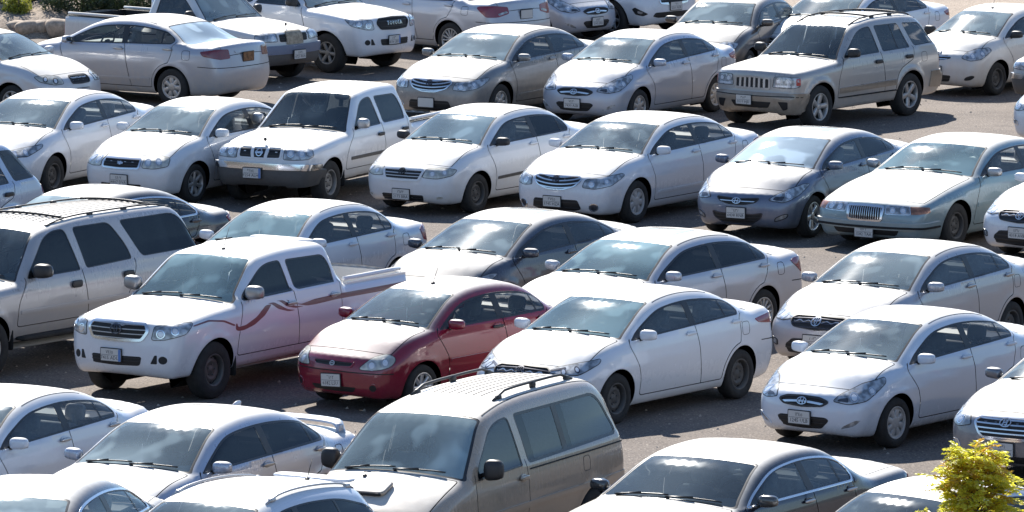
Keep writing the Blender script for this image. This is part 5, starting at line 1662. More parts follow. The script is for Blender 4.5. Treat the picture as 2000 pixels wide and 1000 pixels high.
MAT.update(
    gap=simple('panel_gap', (.012, .012, .013), .8), under=simple('underbody_black', (.018, .017, .016), .85, var=.3), trim=simple('black_trim', (.012, .012, .013), .35, coat=.1, dust=.03),
    chrome=simple('chrome', (.72, .73, .75), .12, 1.0, dust=.12), chromedull=simple('satin_silver', (.45, .45, .46), .35, .8, dust=.15), badge=simple('badge_grey', (.10, .10, .12), .25, .6),
    dark=simple('dark_plastic', (.016, .016, .018), .5, dust=.035), plastic=simple('grey_black_plastic', (.045, .045, .048), .55, dust=.22, bump=.15), intake=simple('grille_mesh_black', (.010, .010, .011), .6),
    tyre=simple('tyre_rubber', (.015, .0145, .0145), .85, dust=.045, bump=.25, bscale=60, var=.25), alloy=simple('alloy_rim', (.42, .41, .40), .38, .75, dust=.30), capgrey=simple('wheel_cover', (.42, .42, .42), .45, .3, dust=.25),
    rimblack=simple('steel_rim_black', (.032, .032, .034), .55, dust=.16), rimdark=simple('rim_hollow', (.012, .012, .012), .8), rimsilver=simple('steel_rim_grey', (.20, .20, .20), .5, .5, dust=.25), hubdark=simple('hub_bolts', (.08, .08, .08), .5, .5),
    lens=lens('headlamp_lens', (.34, .36, .38), var=.45), lensold=lens('headlamp_lens_hazed', (.52, .50, .43), var=.2), lensdark=lens('lamp_housing_dark', (.05, .05, .06)), bulb=simple('bulb_white', (.75, .77, .8), .2, .2, coat=1), red=simple('tail_lens_red', (.60, .008, .022), .25, coat=1), redlens=simple('marker_red', (.45, .03, .03), .2, coat=1),
    smokelens=simple('tail_lens_smoke', (.16, .008, .014), .2, coat=1), amberlens=lens('marker_amber', (.34, .14, .075)),
    plate=simple('plate_white', (.62, .61, .58), .5, dust=.25), blue=simple('plate_blue', (.10, .22, .52), .5), ink=simple('plate_ink', (.03, .03, .035), .6), rust=simple('rust_brown', (.22, .11, .05), .8, var=.4, bump=.4),
    sunroof=simple('sunroof_glass', (.10, .11, .12), .08, coat=1, dust=.55), ribline=simple('rib_dark_grey', (.14, .13, .12), .7, dust=.35), mould=simple('moulding_black', (.03, .03, .032), .5, dust=.15), mirrorglass=simple('mirror_glass', (.6, .62, .65), .05, 1.0),  # ribline: dark grey for the thin strips along the roof
    seat_grey=simple('seat_cloth_grey', (.34, .33, .32), .9, var=.15), seat_beige=simple('seat_cloth_beige', (.36, .31, .25), .9, var=.12), seat_dark=simple('seat_cloth_dark', (.05, .05, .055), .9), dash_grey=simple('dash_grey', (.36, .36, .35), .7, dust=.3), dash_beige=simple('dash_beige', (.30, .26, .21), .7, dust=.15), dash_dark=simple('dash_dark', (.04, .04, .042), .7, dust=.2),
    glass_clear=glass('windshield_glass', (.84, .95, .97), .26, 1.2), glass_dusty=glass('windshield_glass_dusty', (.80, .92, .94), .38, 1.2), glass_mid=glass('side_glass', (.48, .54, .58), .035), glass_light=glass('side_glass_light', (.92, .95, .96), .03, .9), glass_dark=glass('side_glass_dark', (.03, .034, .042), .010, .85), glass_tint=glass('side_glass_film', (.08, .085, .09), .03), glass_milky=glass('windshield_glass_milky', (.74, .84, .88), .66, 1.4, (.54, .66, .74)),
    rustpanel=simple('bare_primer_panel', (.36, .30, .22), .7, var=.3), bluechrome=simple('bumper_blue_grey', (.10, .14, .24), .3, .5, dust=.2), silvershade=simple('sunshade_silver', (.55, .56, .57), .4, .4), card=simple('cardboard', (.42, .35, .26), .9), yellow=simple('yellow_card', (.62, .56, .10), .7), maroon=simple('maroon_decal', (.15, .022, .035), .35, coat=.4, dust=.12), palemaroon=simple('pale_decal', (.40, .30, .33), .5), white_cloth=simple('white_cloth', (.6, .6, .58), .9),
)
# ------------------------------------------------------------------ paints
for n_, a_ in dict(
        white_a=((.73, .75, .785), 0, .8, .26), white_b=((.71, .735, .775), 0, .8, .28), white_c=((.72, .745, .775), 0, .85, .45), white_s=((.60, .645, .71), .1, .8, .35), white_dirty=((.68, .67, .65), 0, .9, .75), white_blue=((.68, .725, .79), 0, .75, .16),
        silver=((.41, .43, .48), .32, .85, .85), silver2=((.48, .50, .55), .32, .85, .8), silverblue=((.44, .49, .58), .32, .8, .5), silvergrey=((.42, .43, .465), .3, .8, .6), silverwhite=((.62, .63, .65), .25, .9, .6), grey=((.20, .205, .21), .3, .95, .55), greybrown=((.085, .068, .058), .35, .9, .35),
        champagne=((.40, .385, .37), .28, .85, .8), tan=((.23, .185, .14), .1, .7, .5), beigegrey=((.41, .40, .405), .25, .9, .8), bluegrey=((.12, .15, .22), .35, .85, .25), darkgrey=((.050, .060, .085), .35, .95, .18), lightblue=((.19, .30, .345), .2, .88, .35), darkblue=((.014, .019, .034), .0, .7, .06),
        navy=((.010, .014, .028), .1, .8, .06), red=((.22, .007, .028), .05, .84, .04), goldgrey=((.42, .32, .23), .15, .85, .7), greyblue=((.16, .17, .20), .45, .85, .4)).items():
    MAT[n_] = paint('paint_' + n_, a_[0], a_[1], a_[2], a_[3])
MAT['champagne_bright'] = simple('bright_grille_silver', (.55, .55, .56), .25, .7, dust=.1)
MAT['alloybright'] = simple('bright_alloy_rim', (.66, .66, .66), .3, .8, dust=.12)
MAT['rimsteel'] = simple('steel_rim_dark_grey', (.06, .06, .062), .5, .5, dust=.2)
MAT['mirrorgrey'] = simple('mirror_cover_grey', (.30, .30, .31), .3, .7, dust=.25)
MAT['darkmirror'] = simple('mirror_cover_dark', (.015, .016, .02), .2, 0, coat=1, dust=.1)
MAT['glass_open'] = glass('side_glass_half_open', (.9, .9, .9), .0)
MAT['glass_teal'] = glass('windshield_glass_teal', (.80, .95, .97), .34, 1.2, (.40, .58, .62))
MAT['glass_blueish'] = glass('windshield_glass_blue', (.80, .93, .97), .36, 1.2, (.44, .58, .64))
MAT['glass_darkws'] = glass('windshield_glass_dark', (.42, .48, .50), .09, 1.1)
MAT['glass_half'] = glass('windshield_glass_jeep', (.60, .68, .72), .08, 1.2)
MAT['glass_van'] = glass('windshield_glass_van', (.70, .82, .84), .36, 1.2, (.46, .58, .60))
MAT['glass_black'] = glass('side_glass_black', (.012, .013, .016), .01, .8)
MAT['glass_smoke'] = glass('side_glass_smoke', (.10, .11, .13), .03)
MAT['glass_refl'] = glass('van_side_glass', (.12, .135, .15), .006, 1.05)
MAT['glass_tint2'] = glass('rear_window_glass', (.26, .29, .31), .05)
# ------------------------------------------------------------------ putting vehicles down
PAL = dict(gap='gap', under='under', trim='trim', chrome='chrome', chromedull='chromedull', badge='badge', dark='dark', plastic='plastic', intake='intake', tyre='tyre', rim='rimblack', rimdark='rimdark', rimhub='hubdark',
           lens='lens', lensdark='lensdark', bulb='bulb', red='red', redlens='redlens', smokelens='smokelens', amberlens='amberlens', plate='plate', blue='blue', ink='ink', sunroof='sunroof', ribline='ribline', mould='mould',
           mirrorglass='mirrorglass', seat='seat_grey', dash='dash_grey', glass='glass_clear', glass_rear='glass_tint2', glass_side='glass_mid', glass_side2='glass_mid', glass_tint='glass_dark', slat='badge', 
           rustpanel='rustpanel', bluechrome='bluechrome')
_recipes = {}
def recipe(key):
    if key not in _recipes:
        _recipes[key] = Builder(M[key]).build()
    return _recipes[key]


def place(key, name, label, cat, x, y, head, pal, group=None, text=None):
    rc = recipe(key)
    root = bpy.data.objects.new(name, None)
    root.empty_display_size = .3
    COL.objects.link(root)
    root.location = (x, y, 0)
    root.rotation_euler = (0, 0, math.radians(head))
    root['label'] = label; root['category'] = cat
    if group: root['group'] = group
    pp = dict(PAL); pp.update(pal)
    P = pp['paint']
    for k in ('handle', 'mirror', 'paint2', 'bedpaint', 'chromemould'):
        pp.setdefault(k, P)
    pp.setdefault('handlecup', P)
    obs = []
    for nm, me, keys, par, mat, lab in rc.items:
        o = bpy.data.objects.new(nm, me)
        COL.objects.link(o)
        o.parent = root if par is None else obs[par]
        if mat is not None:
            o.matrix_local = mat
        for i, k in enumerate(keys):
            o.material_slots[i].link = 'OBJECT'
            mm = pp.get(k, k)
            o.material_slots[i].material = mm if not isinstance(mm, str) else MAT[mm]
        obs.append(o)
    if text:
        for pi, end, blue in getattr(rc, 'plates', []):
            if end == 'front':
                o = bpy.data.objects.new('plate_lettering', lettering(text, blue)); COL.objects.link(o); o.parent = obs[pi]
                o.material_slots[0].link = 'OBJECT'; o.material_slots[0].material = MAT['ink']
    return root
# ------------------------------------------------------------------ the ground
def ground_mat(name, base_a, base_b, sc=1.0):
    q = NT(name)
    ge = q.new('ShaderNodeNewGeometry'); P = ge.outputs['Position']
    big = q.noise(P, .35 * sc, 5, .6); mid = q.noise(P, 3.2 * sc, 5, .65); grit = q.noise(P, 26, 4, .7)
    vo = q.new('ShaderNodeTexVoronoi'); vo.inputs['Scale'].default_value = 30; q.link(P, vo.inputs['Vector'])
    sep = q.new('ShaderNodeSeparateColor'); q.link(vo.outputs['Color'], sep.inputs[0])
    c = q.mix(q.rng(q.math('ADD', q.math('MULTIPLY', big, .6), q.math('MULTIPLY', mid, .4)), .35, .65), base_a, base_b)
    c = q.mix(q.rng(grit, .42, .72, 0, .75), c, tuple(min(1, v * 1.75) for v in base_b))
    c = q.mix(q.rng(grit, .30, .46, .65, 0), c, tuple(v * .35 for v in base_a))
    oil = q.math('MULTIPLY', q.rng(q.noise(P, .9 * sc, 3, .5), .62, .74, 0, .45), q.rng(grit, .3, .6, 1, .6))
    c = q.mix(oil, c, tuple(v * .3 for v in base_a))
    st = q.math('MULTIPLY', q.rng(sep.outputs[0], .86, .9), q.rng(vo.outputs['Distance'], .25, .45, 1, 0))
    c = q.mix(st, c, q.mix(sep.outputs[1], (.42, .36, .30), (.20, .18, .17)))
    bs = q.new('ShaderNodeBsdfPrincipled'); q.link(c, bs.inputs['Base Color']); bs.inputs['Roughness'].default_value = .9; bs.inputs['Specular IOR Level'].default_value = .3
    bp = q.new('ShaderNodeBump'); bp.inputs['Strength'].default_value = .7; bp.inputs['Distance'].default_value = .02
    q.link(q.math('ADD', grit, q.math('MULTIPLY', mid, .6)), bp.inputs['Height']); q.link(bp.outputs[0], bs.inputs['Normal'])
    q.link(bs.outputs[0], q.out.inputs[0])
    return q.m


MAT['asphalt'] = ground_mat('dusty_asphalt', (.100, .081, .070), (.178, .146, .122))
MAT['earth'] = ground_mat('sandy_earth', (.24, .185, .14), (.33, .26, .20), .6)


def struct(name, V, F, mat, kind='structure', smooth=False):
    me = mesh_from(name, V, F, smooth=smooth)
    o = bpy.data.objects.new(name, me); COL.objects.link(o)
    me.materials[0] = MAT[mat] if isinstance(mat, str) else mat
    o['kind'] = kind
    return o


struct('ground', [(-2500, -900, -.02), (2500, -900, -.02), (2500, 4000, -.02), (-2500, 4000, -.02)], [(0, 1, 2, 3)], 'earth')
struct('parking_lot', [(-70, 30, 0), (70, 30, 0), (70, 139.5, 0), (12, 141, 0), (-2, 146, 0), (-30, 150, 0), (-70, 150, 0)], [(0, 1, 2, 3, 4, 5, 6)], 'asphalt')

# loose stones lying on the lot
V, F = [], []
for i in range(2600):
    x, y = RNG.uniform(-13, 13), RNG.uniform(72, 142)
    if abs(x) > y * .078 + 1: continue
    r = RNG.uniform(.008, .028)
    o = len(V)
    k = RNG.uniform(.6, 1.3, 6)
    a0 = RNG.uniform(0, 6)
    for j in range(5):
        a = a0 + j * 1.2566
        V.append((x + r * k[j] * math.cos(a), y + r * k[j] * math.sin(a), .0))
    V.append((x, y, r * .9 * k[5]))
    F += [(o + j, o + (j + 1) % 5, o + 5) for j in range(5)]
MAT['stone'] = simple('pale_stone', (.36, .31, .26), .9, var=.35)
struct('gravel', V, F, 'stone', 'stuff')

# earth bank at the far left edge of the lot
V, F = [], []
nx, ny = 70, 14
for i in range(nx + 1):
    for j in range(ny + 1):
        x = -26 + 19.2 * i / nx; t = j / ny
        y = 139.7 + 7 * t + .25 * math.sin(x * .9) + (x + 9) * -.10
        z = .42 * (math.sin(min(1, t * 3.2) * math.pi / 2)) * (1 + .25 * math.sin(x * 1.7) + .15 * math.sin(x * 4.1 + 1)) + RNG.normal(0, .035) * (t > 0)
        z *= min(1, max(0, (-7.0 - x) / 1.2)) if t > 0 else 0
        V.append((x, y, z - (.03 if t == 0 else 0)))
for i in range(nx):
    for j in range(ny):
        a = i * (ny + 1) + j; F.append((a, a + ny + 1, a + ny + 2, a + 1))
struct('earth_bank', V, F, 'earth')
MAT['rock'] = simple('sandstone_rock', (.42, .33, .25), .9, var=.25, bump=.6, bscale=9)
RL = ['leftmost small rock on the earth bank by the far left edge', 'flat pale rock second from the left on the earth bank', 'rounded pale rock in the middle of the earth bank stones', 'largest pale rock on the earth bank beside the old pickup bed', 'pale rock on the bank nearest the old white pickup tailgate']
for k, (x, y, s) in enumerate(((-9.62, 140.3, .15), (-9.36, 139.9, .17), (-9.06, 140.0, .19), (-8.74, 139.75, .24), (-8.42, 139.85, .17))):
    v, f = superell((0, 0, 0), (s * 1.5, s, s * .75), .8, 14, 9)
    v = v * (1 + .14 * np.sin(v[:, :1] * 9 + k) + .10 * np.sin(v[:, 1:2] * 13 + 2 * k) + .08 * np.sin(v[:, 2:3] * 17)) + (0, 0, s * .35)
    v = rot(v, 'Z', k * .7 - .3)
    me = mesh_from('rock', v, f); o = bpy.data.objects.new('rock', me); COL.objects.link(o); me.materials[0] = MAT['rock']
    o.location = (x, y, .1)
    o['category'] = 'rock'; o['group'] = 'pale rocks on the earth bank'
    o['label'] = RL[k]

# dark scrubby ridge round the site: the van's windows and the car doors mirror it
V, F = [], []
na, nr = 180, 9
for i in range(na):
    a = 2 * math.pi * i / na
    hh = 34 + 9 * math.sin(a * 3 + 1) + 6 * math.sin(a * 7 + 2) + 3 * math.sin(a * 17) + RNG.normal(0, 1.2)
    for j in range(nr + 1):
        t = j / nr
        r = 270 + 190 * t + 14 * math.sin(a * 9 + 3 * t)
        V.append((r * math.sin(a), 90 + r * math.cos(a), hh * math.sin(t * math.pi * .55) ** 1.3 + RNG.normal(0, .5) * (t > 0) - .1))
for i in range(na):
    b_ = (i + 1) % na
    for j in range(nr):
        F.append((i * (nr + 1) + j, i * (nr + 1) + j + 1, b_ * (nr + 1) + j + 1, b_ * (nr + 1) + j))
MAT['scrub'] = ground_mat('scrub_hillside', (.055, .048, .034), (.11, .092, .066), .05)
struct('hills', V, F, 'scrub', 'structure', True)

# ------------------------------------------------------------------ plants
def leafmat(name, a, b, trans=.35):
    q = NT(name)
    oi = q.new('ShaderNodeNewGeometry')
    r = oi.outputs['Random Per Island']
    c = q.mix(r, a, b)
    d = q.new('ShaderNodeBsdfDiffuse'); q.link(c, d.inputs[0])
    t = q.new('ShaderNodeBsdfTranslucent'); q.link(q.mix(.5, c, tuple(min(1, v * 1.3) for v in b)), t.inputs[0])
    g = q.new('ShaderNodeBsdfGlossy'); g.inputs['Roughness'].default_value = .4
    m = q.new('ShaderNodeMixShader'); m.inputs[0].default_value = trans; q.link(d.outputs[0], m.inputs[1]); q.link(t.outputs[0], m.inputs[2])
    m2 = q.new('ShaderNodeMixShader'); m2.inputs[0].default_value = .06; q.link(m.outputs[0], m2.inputs[1]); q.link(g.outputs[0], m2.inputs[2])
    q.link(m2.outputs[0], q.out.inputs[0])
    return q.m


MAT['bark'] = simple('bark', (.16, .12, .085), .9, var=.3, bump=.4)
MAT['leaf_yellow'] = leafmat('leaf_yellow_green', (.54, .57, .06), (.80, .72, .08), .6)
MAT['leaf_gold'] = leafmat('leaf_gold', (.56, .42, .03), (.60, .34, .04), .5)
MAT['leaf_dark'] = leafmat('leaf_dark_green', (.022, .042, .018), (.06, .085, .03), .25)
MAT['leaf_lime'] = leafmat('leaf_lime', (.20, .26, .035), (.38, .38, .06), .4)


def leaf(V, F, p, d, n, l, w):
    d = d / (np.linalg.norm(d) + 1e-9); s = np.cross(d, n); s /= np.linalg.norm(s) + 1e-9
    o = len(V)
    u = np.cross(s, d)
    V += [p, p + d * l * .4 + s * w * .5 + u * w * .12, p + d * l - u * w * .2, p + d * l * .4 - s * w * .5 + u * w * .12]
    F += [(o, o + 1, o + 2, o + 3)]


def thing(name, label, cat, loc, group=None):
    o = bpy.data.objects.new(name, None); COL.objects.link(o); o.location = loc
    o['label'] = label; o['category'] = cat
    if group: o['group'] = group
    return o


def part(name, parent, V, F, mat, smooth=True):
    me = mesh_from(name, V, F, smooth=smooth); me.materials[0] = MAT[mat]
    o = bpy.data.objects.new(name, me); COL.objects.link(o); o.parent = parent
    return o


def bush(label, x, y, h, rx, mat, n, ll=.09, z0=0.0):
    t = thing('shrub', label, 'shrub', (x, y, z0), 'shrubs behind the earth bank')
    TV, LV, LF = [], [], []
    for i in range(9):
        a = RNG.uniform(0, 2 * math.pi); r = rx * RNG.uniform(.2, .8)
        P = [(0, 0, 0), (r * .3 * math.cos(a), r * .3 * math.sin(a), h * .4), (r * math.cos(a), r * math.sin(a), h * RNG.uniform(.6, .95))]
        TV.append(tube(P, [.03, .02, .008], 5))
    v, f, _ = join(TV); part('stem', t, v, f, 'bark')
    cl = [(RNG.uniform(-1, 1, 3) * np.array([rx * .8, rx * .6, h * .42]) + (0, 0, h * .44), RNG.uniform(.18, .34) * rx) for _ in range(34)]
    for i in range(n):
        c, r = cl[RNG.integers(len(cl))]
        d = RNG.normal(0, 1, 3); d /= np.linalg.norm(d)
        p = c + d * r * RNG.uniform(.55, 1.05)
        if p[2] < .05: p[2] = RNG.uniform(.05, .3)
        leaf(LV, LF, p, d + RNG.normal(0, .6, 3) + (0, 0, .3), RNG.normal(0, 1, 3), ll * RNG.uniform(.7, 1.4), ll * .4)
    part('foliage', t, np.array(LV), LF, mat, False)


bush('broad dark green shrub directly behind the load bed of the old white pickup', -7.15, 141.7, .95, .95, 'leaf_dark', 8000, .07, .0)
bush('dark green shrub between the yellow green shrub and the broad dark shrub', -8.3, 141.6, .9, .85, 'leaf_dark', 7500, .07, .1)
bush('dark shrub at the far left corner behind the yellow green shrub', -9.5, 142.4, 1.0, .8, 'leaf_dark', 6500, .07, .25)
bush('yellow green shrub at the far left corner behind the earth bank', -9.62, 141.15, .50, .30, 'leaf_lime', 2600, .055, .25)


def young_tree(x, y, h):
    t = thing('young_tree', 'bright yellow green young tree in front of the parked cars at the lower right corner', 'tree', (x, y, 0))
    trunk = [(0, 0, 0), (.02, .02, h * .3), (-.01, .03, h * .6), (.0, .0, h * .90)]
    L = [tube(trunk, [.045, .036, .026, .008], 8)]
    LV, LF, GV, GF = [], [], [], []
    for i in range(150):
        k = i / 149
        z = h * (.40 + .50 * k)
        R = (.50 * (1 - k) ** .6 + .12) * RNG.uniform(.45, 1.08)
        a = i * 2.4 + RNG.uniform(-.3, .3)
        b0 = np.array([0, 0, z - .08]); e = np.array([R * math.cos(a), R * math.sin(a), z + (.10 + R * .35) * RNG.uniform(.3, 1.1)])
        mid = (b0 + e) / 2 + (0, 0, .05)
        L.append(tube([b0, mid, e], [.010, .006, .003], 5))
        for sprays in range(6):
            u = .3 + .7 * (sprays + 1) / 6
            q = b0 * (1 - u) + e * u + (0, 0, .03)
            dr = np.array([math.cos(a + RNG.uniform(-1.3, 1.3)), math.sin(a + RNG.uniform(-1.3, 1.3)), RNG.uniform(-.3, .9)])
            dr /= np.linalg.norm(dr)
            ln = RNG.uniform(.13, .22)
            sd = np.cross(dr, (0, 0, 1)); sd /= np.linalg.norm(sd)
            gold = RNG.random() < .20 and k > .3
            for m_ in range(8):
                v_ = (m_ + 1) / 8
                pp = q + dr * ln * v_ + np.array([0, 0, -.05 * v_ * v_])
                for sg in (1, -1):
                    dd = sd * sg + dr * .55 + RNG.normal(0, .15, 3) + (0, 0, -.12)
                    leaf(GV if gold else LV, GF if gold else LF, pp, dd, np.array([0, 0, 1.]) + RNG.normal(0, .45, 3), .066 * RNG.uniform(.8, 1.25) * (1.1 - .4 * v_), .030)
    v, f, _ = join(L); part('trunk', t, v, f, 'bark')
    part('foliage', t, np.array(LV), LF, 'leaf_yellow', False)
    part('golden_leaves', t, np.array(GV), GF, 'leaf_gold', False)


young_tree(4.50, 70.0, 2.66)
